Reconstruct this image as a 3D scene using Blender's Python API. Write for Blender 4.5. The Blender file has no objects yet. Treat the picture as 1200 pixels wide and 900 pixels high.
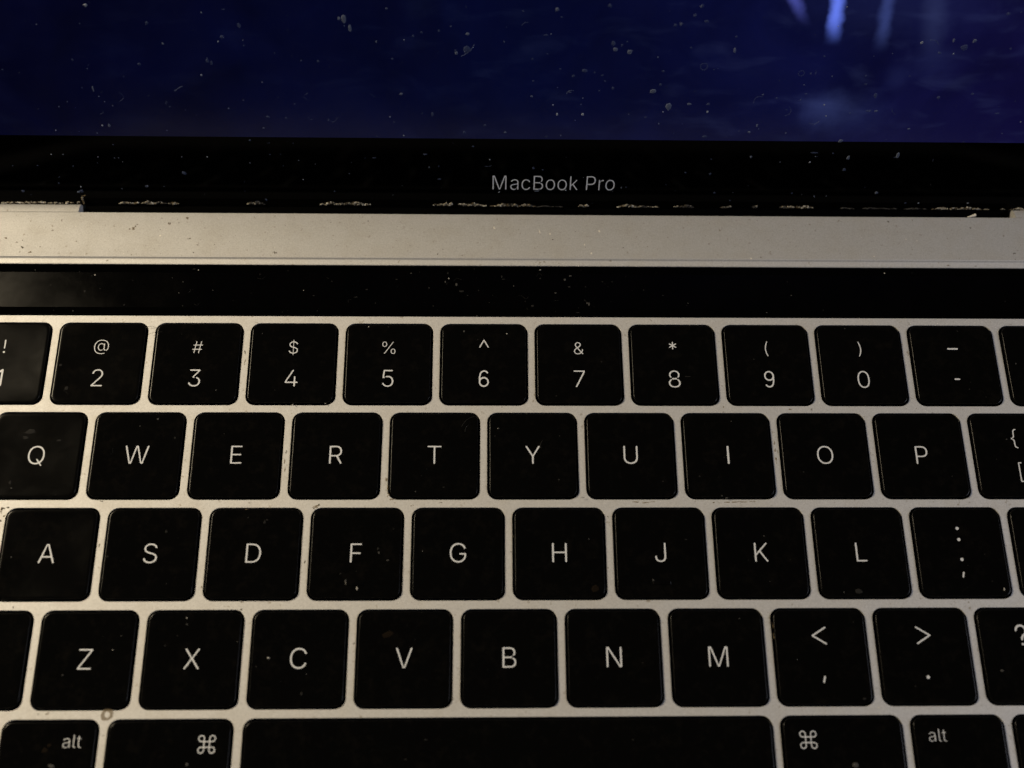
import bpy, math, random
from mathutils import Vector
from mathutils.geometry import tessellate_polygon

MM = 0.001
LIFT = 13.0                 # height of the key tops above the laptop's underside, mm
scene = bpy.context.scene
COL = scene.collection

# ------------------------------------------------------------------ camera
cam_data = bpy.data.cameras.new('camera')
cam = bpy.data.objects.new('camera', cam_data)
COL.objects.link(cam)
cam.location = (-5.279 * MM, -57.527 * MM, (195.864 + LIFT) * MM)
cam.rotation_euler = (0.353350, -0.023885, -0.006599)
cam_data.sensor_width = 36.0
cam_data.lens = 37.065
cam_data.clip_start = 0.01
cam_data.clip_end = 50.0
cam_data.dof.use_dof = True
cam_data.dof.focus_distance = 0.211
cam_data.dof.aperture_fstop = 11.5
scene.camera = cam

# ------------------------------------------------------------------ dim room
world = bpy.data.worlds.new('World')
scene.world = world
world.use_nodes = True
bg = world.node_tree.nodes['Background']
bg.inputs['Color'].default_value = (0.8, 0.9, 1.0, 1)
bg.inputs['Strength'].default_value = 0.004


def area_lamp(name, loc, target, size, power, color):
    d = bpy.data.lights.new(name, 'AREA')
    d.shape = 'DISK'
    d.size = size
    d.energy = power
    d.color = color
    o = bpy.data.objects.new(name, d)
    COL.objects.link(o)
    o.location = loc
    o.rotation_euler = (Vector(target) - Vector(loc)).to_track_quat('-Z', 'Y').to_euler()
    return o


# a warm lamp to the left of the laptop and weak cool light from the right
area_lamp('warm_lamp', (-0.505, 0.20, 0.36), (-0.06, 0.0, 0.0), 0.15, 5.3, (1.0, 0.83, 0.57))
area_lamp('cool_light', (0.92, -0.10, 0.52), (0.05, 0.02, 0.0), 0.40, 3.7, (0.84, 0.86, 1.0))

scene.view_settings.view_transform = 'Standard'
scene.view_settings.look = 'None'
scene.view_settings.exposure = 0.0
scene.view_settings.gamma = 1.0
scene.view_settings.use_curve_mapping = False

# ------------------------------------------------------------------ data: glyph outlines (1/1000 em) and dirt, mm
GLYPH = {
    '!': '86,8 100,6 112,9 123,16 131,28 133,44 130,56 128,60 120,68 108,75 92,75 82,72 72,64 68,60 64,52 63,40 65,28 73,16 80,11|85,172 92,170 104,170 111,172 115,176 117,180 118,188 122,480 120,488 116,494 112,497 104,499 88,499 80,496 76,492 73,484 77,188 80,177',
    '#': '83,12 90,10 98,10 103,12 108,20 128,140 130,145 134,149 142,150 258,150 266,150 270,148 273,144 275,136 256,20 257,16 262,11 274,10 282,12 286,16 287,20 307,140 310,147 318,150 374,150 379,152 383,156 386,172 385,176 382,179 374,182 326,182 322,183 318,186 315,192 337,320 341,324 346,326 402,326 406,327 412,332 415,344 414,352 410,356 406,358 354,358 350,359 345,364 345,372 363,484 362,492 358,497 350,499 342,498 337,496 334,492 313,368 310,362 306,359 298,358 178,358 170,360 166,364 166,372 184,488 182,494 178,497 174,499 166,499 158,495 155,492 154,488 133,364 129,360 122,358 66,358 61,356 57,352 54,336 55,332 58,329 66,326 114,326 122,323 125,316 104,188 101,184 94,182 34,181 27,176 24,164 24,160 26,155 29,152 34,150 86,150 90,149 95,144 96,136 78,20 79,16|142,183 137,188 137,196 156,316 158,320 161,324 170,326 290,326 298,324 302,321 304,316 304,312 284,196 283,188 279,184 270,182 150,182',
    '$': '217,-62 222,-63 226,-63 233,-58 234,-54 234,-10 234,-6 238,-1 242,2 262,3 290,10 314,18 342,33 362,50 378,70 389,90 396,114 398,138 396,162 387,190 377,206 357,226 338,240 310,254 278,265 242,275 237,278 234,282 234,454 236,462 238,465 246,467 274,461 286,457 306,446 329,426 341,406 345,394 350,389 354,388 378,388 382,389 386,393 388,398 381,422 369,442 354,460 334,476 310,489 290,497 258,504 242,505 238,508 234,514 234,518 234,562 233,566 230,569 222,572 216,570 212,562 212,518 210,509 206,505 170,499 142,489 118,475 101,462 83,442 72,422 64,398 62,374 65,346 74,322 78,315 94,296 114,280 125,274 150,262 206,243 211,238 212,234 212,54 211,46 207,42 202,40 186,43 162,50 142,59 130,68 115,82 105,98 96,122 90,126 62,127 58,126 54,122 52,114 61,86 72,66 90,46 106,33 130,19 154,10 186,4 202,2 209,-2 212,-10 212,-54 214,-59|242,41 236,46 234,54 234,218 235,226 238,230 242,232 246,232 266,227 298,215 314,206 330,195 342,182 350,170 354,154 356,138 353,118 347,102 337,86 322,70 306,59 287,50 266,44 246,40|190,289 166,298 150,306 138,315 125,326 112,342 107,358 105,378 108,394 112,410 122,425 133,438 146,448 162,457 182,463 202,467 206,465 210,462 212,454 212,298 210,292 206,288 198,287',
    '%': '483,2 499,0 519,2 539,8 555,17 565,26 577,42 586,62 590,78 591,98 590,134 586,154 580,170 565,190 555,198 539,207 519,213 499,215 479,212 463,207 443,195 430,182 422,170 416,154 412,134 410,118 412,82 416,62 422,46 431,32 443,19 463,8|167,10 183,11 191,18 507,479 511,486 512,490 511,494 507,498 503,499 491,498 487,497 483,493 163,27 159,18 160,14 163,11|495,26 483,27 469,34 463,39 454,50 449,62 444,78 443,122 445,138 448,150 455,166 459,171 467,180 480,186 487,188 503,190 519,188 531,182 537,178 547,166 553,154 557,138 559,94 558,78 553,62 547,49 538,38 531,33 519,27 503,25|158,294 175,293 195,294 211,299 227,307 243,322 254,338 260,354 264,370 266,390 264,426 260,446 254,462 239,482 227,493 211,501 195,505 175,507 159,505 139,501 126,494 112,482 102,470 90,446 86,430 85,406 86,370 90,354 96,338 107,322 126,306 139,299|167,318 155,320 143,326 132,338 127,346 123,354 118,370 117,414 119,434 123,446 131,461 143,472 151,477 159,480 175,483 195,479 207,474 212,470 222,458 228,446 232,430 233,386 232,370 227,354 221,342 211,329 195,320 175,317',
    '&': '167,5 202,3 222,5 246,10 270,17 290,26 307,37 322,50 326,52 330,52 336,49 363,17 370,11 374,10 394,10 402,15 405,21 402,28 362,77 357,85 359,93 370,110 380,129 388,149 393,169 396,193 396,201 394,209 390,213 386,214 370,214 366,213 360,209 353,173 344,145 337,129 332,125 326,124 322,126 318,130 211,261 211,269 214,274 262,310 274,321 292,341 302,357 310,377 314,401 312,421 308,437 300,453 288,469 278,479 262,490 244,497 222,502 178,502 156,497 138,490 122,479 111,469 100,453 94,442 88,421 85,401 87,381 92,361 96,349 104,333 143,281 144,273 142,269 138,265 93,229 78,214 68,201 56,185 51,173 46,149 44,133 46,113 51,93 62,69 74,52 94,34 114,21 138,11|186,37 154,42 138,48 120,61 110,70 99,85 93,97 88,117 87,133 89,149 94,165 102,180 114,195 128,209 162,236 170,240 174,240 182,233 298,95 301,89 300,81 294,75 274,60 254,50 234,42 218,39 194,36|182,300 178,301 170,309 152,333 137,357 128,385 127,401 128,413 135,433 142,444 151,453 162,461 174,466 190,470 202,471 222,468 234,464 242,460 254,450 264,437 270,421 272,409 269,385 263,369 244,345 230,333 194,306 186,301',
    '(': '186,-84 197,-86 205,-83 210,-76 211,-68 179,12 157,80 145,144 142,176 141,208 142,244 146,276 151,316 159,352 169,392 182,432 194,468 210,508 210,516 208,520 201,526 193,528 189,528 181,523 177,519 168,504 154,472 129,400 118,360 104,284 100,244 99,208 102,156 108,112 121,56 137,8 158,-40 178,-76',
    ')': '70,-84 77,-86 85,-85 89,-83 96,-76 113,-44 135,8 151,56 164,104 172,156 174,204 173,244 164,316 155,360 144,400 130,444 105,504 93,523 89,526 81,529 73,527 65,521 63,516 63,508 79,468 93,428 104,392 114,352 122,316 127,276 131,240 132,204 131,176 128,144 123,116 115,80 96,16 63,-64 64,-76 66,-80',
    '*': '-10,-109 -4,-112 4,-112 10,-109 15,-101 15,-29 16,-27 80,-63 88,-64 94,-61 98,-57 100,-49 98,-41 94,-37 32,-1 35,3 96,39 100,47 99,55 92,62 88,64 80,63 16,27 15,31 15,99 12,107 7,111 0,113 -7,111 -12,107 -15,99 -16,26 -80,63 -88,64 -92,62 -96,59 -100,51 -99,43 -92,36 -35,3 -32,-1 -94,-37 -99,-45 -99,-53 -98,-57 -94,-61 -88,-64 -80,-63 -16,-27 -15,-97 -13,-105',
    ',': '-29,-64 -19,-68 -7,-66 1,-60 6,-52 39,72 38,80 35,88 25,96 17,98 9,97 1,92 -5,84 -38,-40 -38,-52 -33,-60',
    '-': '-68,-19 -62,-22 -54,-23 58,-23 66,-20 74,-13 78,-3 77,5 74,13 70,17 66,20 58,23 -58,23 -66,20 -70,17 -74,13 -77,5 -77,-7 -72,-15',
    '.': '-14,-40 -4,-42 4,-42 20,-37 32,-28 37,-20 41,-12 42,4 37,20 28,32 20,37 12,41 -4,42 -20,37 -32,28 -37,20 -41,12 -42,-4 -37,-20 -28,-32',
    '0': '210,5 228,3 256,6 288,15 316,32 342,57 358,81 362,89 375,117 385,153 393,205 395,249 393,305 386,353 374,393 357,429 338,457 316,477 296,489 288,494 260,502 228,506 192,502 160,491 136,476 120,461 113,453 96,429 79,393 67,353 60,305 58,261 60,205 67,157 78,117 95,81 114,53 140,30 164,16 192,7|216,41 196,44 180,50 168,58 156,67 140,85 129,105 114,141 105,173 101,213 99,257 101,297 106,337 115,373 125,397 138,421 156,442 176,457 200,466 228,470 252,467 272,459 280,455 300,439 315,421 327,401 339,369 348,333 352,297 354,253 352,213 348,173 339,141 329,113 316,89 296,66 276,52 252,42 228,40',
    '1': '-14,11 -7,8 1,7 13,10 22,19 26,31 26,479 24,487 18,495 9,500 1,502 -11,501 -19,498 -119,417 -128,407 -131,395 -128,383 -122,375 -111,370 -99,370 -88,375 -31,421 -27,424 -26,423 -26,31 -22,19',
    '2': '81,12 88,10 364,10 372,13 377,20 379,32 376,40 372,44 364,47 156,47 148,49 143,56 144,64 147,68 261,188 311,244 344,288 354,304 362,324 368,344 371,372 369,396 362,420 352,440 340,456 320,475 300,488 272,499 252,503 228,506 200,503 172,498 148,487 125,472 109,456 97,440 91,428 85,416 80,396 78,388 79,384 84,377 88,374 96,372 104,372 112,376 116,380 124,404 132,420 139,432 152,445 168,456 188,464 204,468 220,470 240,468 260,465 276,459 292,450 304,439 316,425 326,404 329,392 330,372 328,352 324,334 319,320 302,292 290,276 260,242 79,48 75,40 74,24 77,16',
    '3': '190,5 220,3 248,5 276,11 304,21 328,36 347,53 362,73 373,93 380,117 383,145 380,173 374,193 362,217 346,237 328,253 304,267 280,275 272,276 264,274 260,270 257,261 259,253 263,249 280,243 300,229 314,217 326,197 332,184 338,165 339,145 338,125 332,105 320,83 311,73 296,61 280,52 264,47 240,41 212,40 180,44 164,49 148,56 130,69 116,84 108,97 102,113 96,119 88,122 76,122 68,119 62,113 60,108 60,101 67,81 77,65 96,45 112,32 136,20 160,11|175,261 184,258 200,258 208,259 216,265 218,269 218,277 212,289 212,293 214,297 358,461 361,469 362,485 360,492 356,496 348,499 96,499 89,497 85,493 80,481 81,473 87,465 96,462 288,462 292,461 296,457 298,453 297,445 295,441 170,297 167,289 168,273 171,265',
    '4': '301,12 308,10 320,11 327,16 332,24 333,104 336,112 340,114 344,115 384,115 392,117 400,123 403,132 401,144 392,151 384,153 340,154 336,156 334,160 333,288 332,296 326,304 316,308 304,307 298,304 293,296 292,164 291,160 288,156 280,153 112,153 108,153 103,156 100,160 99,164 99,168 103,176 280,476 282,484 280,492 272,498 264,499 253,496 248,491 53,160 50,152 50,132 52,125 56,121 60,118 68,115 284,115 288,112 292,104 292,28 296,17',
    '5': '194,5 220,3 252,6 280,13 304,24 327,41 346,61 360,81 372,109 378,137 381,161 380,185 376,209 363,241 348,265 339,277 324,291 308,302 296,309 272,318 248,322 228,324 196,320 167,309 161,301 161,293 167,285 176,282 200,286 220,287 240,285 264,278 280,271 296,259 309,245 321,229 329,209 336,185 338,161 336,141 332,121 324,101 312,83 300,70 280,55 257,45 240,41 220,40 200,42 184,45 172,50 152,62 132,81 121,97 116,110 108,118 100,120 88,119 80,115 76,109 75,105 76,97 83,81 92,65 108,47 124,33 144,20 168,11|92,261 116,257 124,258 136,265 142,273 142,281 140,285 128,294 124,301 141,449 144,458 148,461 152,462 340,462 349,465 355,473 356,481 351,493 347,497 340,499 120,499 112,496 106,489 103,481 80,281 80,277 82,269 86,265',
    '6': '-31,14 -22,12 -2,10 14,11 30,14 54,22 66,28 82,39 98,54 108,66 119,82 128,102 133,118 137,138 138,158 137,178 133,194 129,210 120,230 110,246 96,262 82,275 66,286 50,294 30,300 14,303 -2,304 -22,302 -42,297 -58,290 -74,281 -94,265 -94,266 -93,310 -78,382 -50,434 -14,455 22,458 58,443 82,414 90,409 98,407 106,409 114,414 116,418 119,430 116,438 83,478 76,482 26,500 -26,496 -74,469 -82,462 -117,398 -135,314 -138,222 -136,178 -138,150 -136,130 -131,110 -123,90 -114,74 -102,58 -91,46 -74,33 -58,24|-18,54 -38,61 -50,68 -70,85 -79,98 -86,111 -94,134 -96,150 -94,178 -90,194 -80,214 -70,229 -58,240 -42,251 -26,258 -6,262 10,261 30,256 46,249 65,234 75,222 83,210 92,186 95,170 95,142 89,118 82,102 67,82 54,70 34,59 22,55 -2,52',
    '7': '131,12 138,10 154,11 158,13 162,17 377,444 381,456 381,484 378,492 374,496 366,499 90,499 79,496 74,491 72,484 73,472 75,468 82,463 322,462 326,461 330,458 333,452 332,444 330,440 126,35 124,28 125,20 127,16',
    '8': '195,5 224,3 256,5 288,11 312,20 336,34 354,49 368,66 380,85 388,109 391,133 389,153 385,173 377,193 361,217 345,233 332,242 320,248 312,249 308,248 300,242 298,233 300,225 319,209 328,197 340,173 345,157 347,137 344,117 340,101 332,87 324,77 306,61 288,51 268,44 252,41 228,39 204,40 184,44 164,51 146,61 132,72 121,85 112,101 108,117 105,137 108,161 113,177 124,197 133,209 152,225 154,229 154,237 149,245 140,249 132,248 112,236 95,221 76,194 68,174 64,157 62,133 65,109 71,89 82,69 98,49 116,34 124,29 140,20 164,11|167,241 176,238 204,244 228,245 248,244 272,238 280,238 288,242 292,249 293,257 290,265 290,277 285,285 276,288 248,282 228,280 208,281 180,287 172,286 164,281 162,273 163,265 160,253 163,245|122,293 128,292 136,294 140,298 144,305 144,313 129,341 124,361 123,377 124,393 128,409 136,425 148,441 160,451 171,457 188,464 200,467 224,470 248,468 264,464 280,458 296,448 308,437 317,425 324,409 328,393 329,377 328,361 323,341 308,313 308,305 313,297 319,293 324,292 332,294 348,310 360,329 364,337 370,361 372,381 369,405 363,425 352,445 336,464 315,481 300,490 280,498 252,504 224,506 196,504 168,496 151,489 132,478 112,461 99,445 94,437 89,425 86,417 83,401 80,381 83,357 90,333 104,310 116,297',
    '9': '-39,13 -26,9 26,13 74,40 81,45 118,113 135,197 138,289 137,329 138,361 135,381 130,401 124,417 114,435 104,449 90,463 74,476 58,485 42,492 22,497 6,499 -10,498 -34,494 -50,489 -66,481 -82,470 -97,457 -107,445 -120,425 -129,405 -134,389 -137,373 -138,353 -136,329 -133,313 -128,297 -121,281 -108,261 -98,249 -82,234 -66,223 -50,215 -30,209 -14,206 2,205 22,207 42,212 58,219 74,228 94,244 93,201 79,129 51,77 47,73 14,54 -22,51 -58,65 -82,95 -90,100 -98,102 -104,101 -110,98 -115,93 -119,85 -117,73 -86,33 -78,28|-14,248 -34,254 -46,260 -66,276 -77,289 -87,309 -93,325 -95,341 -95,365 -92,381 -83,405 -74,419 -58,435 -44,445 -22,454 -6,457 14,456 30,452 50,441 62,432 78,413 87,397 94,373 96,357 94,345 94,333 90,317 79,293 70,280 53,265 38,256 18,249 2,247',
    '@': '309,-123 372,-125 424,-119 480,-105 488,-99 488,-91 484,-79 480,-75 476,-75 428,-87 376,-95 316,-93 280,-88 244,-78 212,-64 184,-46 161,-27 137,1 120,29 106,61 96,97 90,137 88,177 90,217 95,257 106,293 118,321 136,353 156,378 180,400 216,423 240,434 272,444 308,450 344,452 384,450 408,446 424,443 456,432 480,420 504,404 529,381 551,353 565,329 577,301 584,277 589,245 591,213 589,153 586,125 580,102 574,85 564,69 548,56 536,52 516,49 500,52 488,58 476,69 470,81 465,97 464,113 464,317 463,321 460,324 456,325 440,325 436,324 430,317 429,305 427,301 420,296 416,296 408,299 396,312 380,322 364,329 348,332 324,333 308,331 296,328 280,323 264,314 252,305 242,297 226,277 216,261 206,233 200,209 198,181 200,153 205,125 215,97 226,77 238,61 256,44 276,33 304,25 328,23 348,25 368,30 380,37 395,49 399,53 399,61 392,67 388,68 384,68 368,61 352,56 328,55 308,57 292,62 276,71 260,87 248,105 241,125 233,161 232,189 233,205 237,225 242,241 250,257 264,274 276,284 291,293 312,300 332,302 368,297 384,291 396,285 408,272 420,253 428,229 431,205 432,185 431,157 422,117 411,93 410,89 412,84 416,80 426,77 431,73 437,57 448,43 464,32 480,26 504,21 536,23 556,27 572,36 586,49 595,61 606,81 613,101 621,145 625,193 623,249 618,281 608,314 595,345 577,373 554,401 532,422 500,444 472,458 428,473 392,479 352,482 304,479 260,472 224,461 188,445 153,421 130,401 106,373 87,341 72,309 59,265 53,225 50,181 53,133 59,93 72,45 86,13 104,-15 132,-48 156,-68 188,-89 224,-104 260,-115',
    'A': '45,12 52,10 68,10 74,12 80,17 125,144 128,149 132,152 136,152 340,152 348,151 354,144 401,16 408,11 428,10 436,13 441,20 441,28 439,36 275,484 271,492 264,497 256,499 216,498 208,493 203,484 38,32 39,20 41,16|152,190 148,192 146,196 146,204 181,304 228,456 230,460 235,464 240,465 243,464 247,460 249,456 282,348 333,204 333,196 328,190 320,189',
    'B': '77,12 84,10 244,10 280,12 312,17 340,27 363,40 379,56 393,76 401,92 406,116 408,140 406,160 402,180 392,200 384,212 374,224 352,240 340,246 332,248 324,245 318,240 316,236 316,228 320,221 340,204 351,188 360,170 363,156 365,140 363,116 361,108 352,90 336,72 316,60 308,56 284,50 248,47 124,47 120,49 115,56 115,228 117,236 122,240 128,241 244,241 292,236 300,239 304,242 307,252 304,272 300,278 292,283 284,283 264,278 236,275 128,275 122,276 117,280 115,284 115,292 115,448 116,456 120,460 128,462 244,462 272,459 295,452 316,439 323,432 335,416 343,392 346,372 344,352 339,336 328,316 326,308 328,300 331,296 336,293 344,292 352,296 362,304 372,316 379,328 387,356 388,376 386,392 381,416 370,440 360,453 348,465 324,482 296,492 272,497 240,499 88,499 77,496 72,491 70,484 70,24 73,16',
    'C': '246,5 272,3 292,4 312,7 356,21 376,32 409,57 427,77 448,113 454,129 454,133 453,141 444,148 436,150 424,149 420,147 414,141 400,113 385,93 374,81 352,65 332,55 308,48 288,44 268,43 236,46 209,53 180,67 156,85 136,107 116,141 103,177 96,213 93,249 96,297 103,333 116,369 133,397 154,421 180,441 204,454 236,463 268,466 288,465 308,461 332,454 348,446 376,425 388,413 397,401 413,369 420,361 428,358 444,359 452,364 454,369 455,377 450,393 432,425 412,449 388,469 376,477 360,486 336,495 312,502 272,506 228,502 184,489 152,473 128,453 105,429 99,421 79,389 63,349 54,305 50,257 54,205 62,161 78,121 100,85 126,57 157,33 192,16 224,8',
    'D': '77,12 84,10 220,10 268,13 308,23 346,40 376,61 402,88 422,120 440,164 449,212 452,260 448,304 440,344 424,386 404,420 377,448 348,469 312,485 268,495 224,499 88,499 80,497 73,492 70,484 70,24 73,16|124,47 120,49 117,52 115,60 115,448 116,456 120,460 128,462 220,462 256,459 292,451 324,437 352,416 372,394 388,364 400,328 407,292 409,256 407,216 400,180 388,144 371,116 350,92 324,73 292,59 256,50 220,47',
    'E': '77,12 84,10 348,10 356,13 362,20 365,28 363,36 357,44 348,47 128,47 120,49 116,54 115,60 115,228 116,232 119,236 124,239 128,239 328,239 336,242 340,245 345,256 344,264 340,270 336,273 328,276 128,276 120,278 116,283 115,288 115,448 116,456 120,460 128,462 352,463 359,468 362,476 361,488 356,495 344,499 88,499 80,497 73,492 70,484 70,24 73,16',
    'F': '77,12 84,10 104,11 111,16 114,24 115,220 116,224 119,228 124,231 128,231 320,231 330,236 333,240 336,248 335,256 332,262 328,265 320,268 128,268 124,268 118,272 115,280 115,448 116,456 120,460 128,462 348,463 355,468 359,480 358,488 356,492 352,496 344,499 88,499 77,496 72,491 70,484 70,24 73,16',
    'G': '247,5 268,3 304,6 340,14 372,28 403,49 423,69 436,87 443,97 455,125 465,161 468,201 467,233 462,241 455,245 448,246 312,246 304,244 299,241 294,233 293,225 296,216 304,210 312,209 412,209 420,207 424,201 423,173 417,145 404,117 393,101 387,93 368,75 348,61 324,51 296,45 268,43 236,46 208,53 176,70 153,89 132,113 116,141 103,177 96,213 93,253 96,293 103,333 116,369 132,397 156,424 180,442 204,454 232,462 264,466 300,463 332,453 344,447 352,442 372,427 391,405 411,369 416,363 428,359 444,360 451,365 453,369 455,377 453,385 436,417 428,430 415,445 392,465 374,477 336,495 308,501 268,506 224,502 188,492 152,474 120,447 100,424 81,393 63,349 53,305 50,257 53,205 62,161 78,121 100,84 125,57 156,33 192,16 224,8',
    'H': '77,12 84,10 104,11 111,16 114,24 115,232 116,236 120,240 128,242 388,242 397,240 401,236 402,228 403,20 408,13 416,10 436,11 443,16 447,28 447,484 444,492 440,496 432,499 416,498 408,495 403,488 402,288 400,284 396,280 388,279 128,279 120,281 116,286 115,292 114,488 108,496 100,499 88,499 80,497 73,492 70,484 70,24 73,16',
    'I': '-14,11 -2,7 10,9 18,14 22,19 26,31 26,479 24,487 18,495 10,500 2,502 -10,500 -18,495 -24,487 -26,475 -26,31 -22,19',
    'J': '169,5 185,3 221,7 261,22 287,41 305,63 311,73 322,101 326,149 326,481 321,492 313,498 297,499 290,497 285,492 282,481 282,145 279,117 273,97 269,87 257,69 236,53 209,43 181,40 157,44 137,51 117,65 99,89 91,113 88,145 84,157 77,162 57,163 49,160 44,153 44,141 48,101 61,69 78,45 87,37 113,19 145,8',
    'K': '77,12 84,10 104,11 111,16 114,24 115,164 116,172 188,248 192,252 196,254 204,252 208,248 373,16 380,11 388,10 404,11 411,16 414,24 411,36 236,280 233,288 233,292 236,296 403,476 405,480 404,488 398,496 388,499 376,499 368,497 362,492 181,296 148,256 133,236 124,232 117,236 114,244 115,484 112,492 108,496 100,499 88,499 80,497 73,492 70,484 70,24 73,16',
    'L': '77,12 84,10 336,10 343,12 347,16 351,28 350,36 348,40 344,44 336,47 128,47 122,48 117,52 115,56 115,64 115,484 112,492 108,496 100,499 88,499 77,496 73,492 70,484 70,24 73,16',
    'M': '77,12 84,10 100,11 107,16 112,28 112,328 110,432 113,440 120,443 127,440 130,436 179,296 287,24 296,13 304,10 328,11 336,16 341,24 447,296 496,436 499,440 504,443 508,443 514,440 516,436 516,432 514,324 514,24 517,16 524,11 548,11 555,16 558,24 558,484 556,491 552,495 540,499 496,499 485,496 480,491 362,184 325,72 320,65 316,64 312,64 308,66 304,72 267,184 148,491 143,496 132,499 88,499 80,497 73,492 70,484 70,24 73,16',
    'N': '77,12 84,10 104,11 111,16 115,28 115,292 110,428 111,432 113,436 120,439 124,438 128,436 131,432 178,348 210,296 388,17 396,11 404,10 440,11 448,17 453,28 453,480 451,488 445,496 436,499 420,498 412,492 409,484 409,144 413,80 412,76 410,72 404,69 396,71 392,76 378,104 340,169 135,492 124,498 104,499 84,498 77,496 73,492 70,484 70,24 73,16',
    'O': '246,5 268,3 304,7 344,17 380,35 412,61 434,85 452,115 468,154 480,205 483,249 480,301 470,349 455,389 432,425 408,452 382,473 372,479 344,492 308,502 268,506 224,501 192,492 160,478 152,473 128,453 104,427 79,389 63,349 54,305 50,257 54,205 62,161 78,121 100,85 126,57 157,33 192,16 224,8|240,45 208,53 180,67 156,85 133,113 115,141 104,173 96,213 93,257 96,297 104,337 116,369 133,397 150,417 156,424 178,441 204,453 236,463 268,466 300,462 332,453 355,441 376,425 401,397 419,365 430,333 437,301 440,253 438,213 429,173 418,141 400,110 377,85 352,66 324,53 296,45 268,43',
    'P': '77,12 84,10 104,11 111,16 114,24 115,184 118,192 124,196 128,196 232,196 268,198 300,204 327,216 348,230 366,248 380,268 390,292 397,320 399,348 396,380 391,400 383,420 368,444 348,464 328,477 304,488 296,491 268,496 236,499 88,499 77,496 72,491 70,484 70,24 73,16|128,232 124,232 118,236 115,244 115,448 116,456 120,460 124,462 132,462 232,462 260,461 280,456 300,449 320,434 332,422 343,404 348,388 352,372 354,348 353,328 347,304 339,284 332,273 324,264 316,257 300,246 280,238 260,234 232,232',
    'Q': '408,-36 420,-38 428,-35 433,-28 433,-20 396,32 394,36 395,44 411,60 433,84 455,120 470,160 480,208 483,256 480,304 471,348 457,384 436,420 408,451 380,474 344,492 308,502 268,506 228,502 188,491 152,473 126,452 104,427 79,388 63,348 54,300 50,248 54,204 62,164 77,124 100,86 124,58 156,33 184,19 192,16 224,8 268,3 308,7 342,16 356,21 360,21 366,16 400,-30|252,44 236,45 208,53 180,67 153,88 133,112 116,140 104,172 96,212 93,256 96,296 104,336 118,372 133,396 149,416 156,424 177,440 204,453 236,463 268,466 300,462 332,453 356,440 376,425 398,400 417,368 429,336 438,296 440,252 438,212 429,172 417,140 401,112 396,106 375,84 368,80 363,80 357,84 312,143 308,146 300,149 292,146 284,140 282,136 282,128 327,68 328,64 328,58 324,53 300,46 268,43',
    'R': '77,12 84,10 104,11 111,16 113,20 115,28 115,196 116,201 120,206 128,208 244,208 252,206 257,200 357,16 364,11 384,10 392,13 396,17 399,28 397,36 307,200 304,208 304,212 308,217 328,226 348,239 371,260 381,276 390,296 397,328 399,352 397,380 391,404 383,424 371,444 364,452 348,466 328,480 304,490 296,492 268,496 236,499 88,499 77,496 72,491 70,484 70,24 73,16|120,247 116,252 115,268 115,448 116,456 120,460 124,462 132,462 232,462 260,461 284,455 304,448 320,437 332,426 343,408 350,388 354,368 355,352 354,332 349,312 343,296 332,280 320,269 304,259 288,252 260,246 232,245 128,245',
    'S': '190,3 226,1 262,3 294,11 318,20 338,30 346,36 362,50 378,70 389,91 396,115 398,139 397,155 392,179 386,193 379,203 354,229 338,240 306,255 278,265 194,288 162,300 149,307 130,321 114,339 111,347 107,359 105,379 111,407 120,423 130,435 146,448 162,457 186,464 226,469 254,466 282,459 306,446 326,429 340,407 346,395 350,391 358,388 370,388 378,390 382,394 385,399 385,407 380,423 369,443 350,463 334,476 310,489 286,498 258,504 226,506 194,504 166,498 142,489 130,482 118,475 102,463 84,443 71,419 64,395 62,371 66,343 78,315 91,299 98,292 118,277 150,262 186,249 266,227 302,213 330,195 341,183 350,169 356,143 354,123 347,103 338,87 323,71 305,59 286,50 270,45 250,41 226,39 202,40 182,44 162,50 143,59 130,68 118,79 106,96 96,119 90,124 82,127 70,127 62,124 58,121 53,111 55,103 60,87 72,67 90,46 109,31 134,17 158,9',
    'T': '213,12 220,10 232,10 239,12 244,17 247,28 247,448 248,456 252,460 260,462 396,463 403,468 407,480 404,492 400,496 396,498 60,499 48,495 43,488 43,472 45,468 52,463 192,462 198,460 202,456 203,448 203,28 206,20',
    'U': '223,4 260,2 296,4 328,11 356,23 384,40 405,60 423,84 435,108 444,140 447,176 447,484 444,492 436,498 420,499 412,497 405,488 403,480 403,180 400,152 394,128 385,108 372,89 356,73 340,62 316,51 300,46 284,43 260,42 228,44 204,50 180,61 163,72 146,88 132,108 123,128 117,152 114,180 114,484 112,491 108,495 96,499 80,497 76,495 71,488 70,176 73,140 81,112 95,84 108,65 132,41 164,22 188,12',
    'V': '217,12 224,10 264,11 271,16 276,24 442,480 442,488 440,492 436,496 432,498 416,499 408,498 404,496 398,488 293,184 267,104 252,52 248,46 240,44 233,48 231,52 196,165 81,488 73,496 64,499 48,498 44,496 40,492 37,484 40,472 206,24 211,16',
    'W': '169,12 176,10 208,10 216,12 220,14 225,20 309,328 320,372 333,436 336,440 340,443 344,443 349,440 353,432 361,392 372,347 459,24 468,13 476,10 508,10 516,12 522,16 526,24 651,476 651,484 648,493 644,496 636,499 620,498 612,493 607,484 520,144 503,64 500,58 496,55 492,55 488,56 484,60 482,64 452,196 375,488 369,496 360,499 328,499 320,497 316,495 312,490 310,484 234,196 214,112 203,60 200,56 192,53 186,56 183,60 162,160 77,488 75,492 70,496 60,499 44,498 36,492 34,488 34,480 159,24 164,16',
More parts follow.
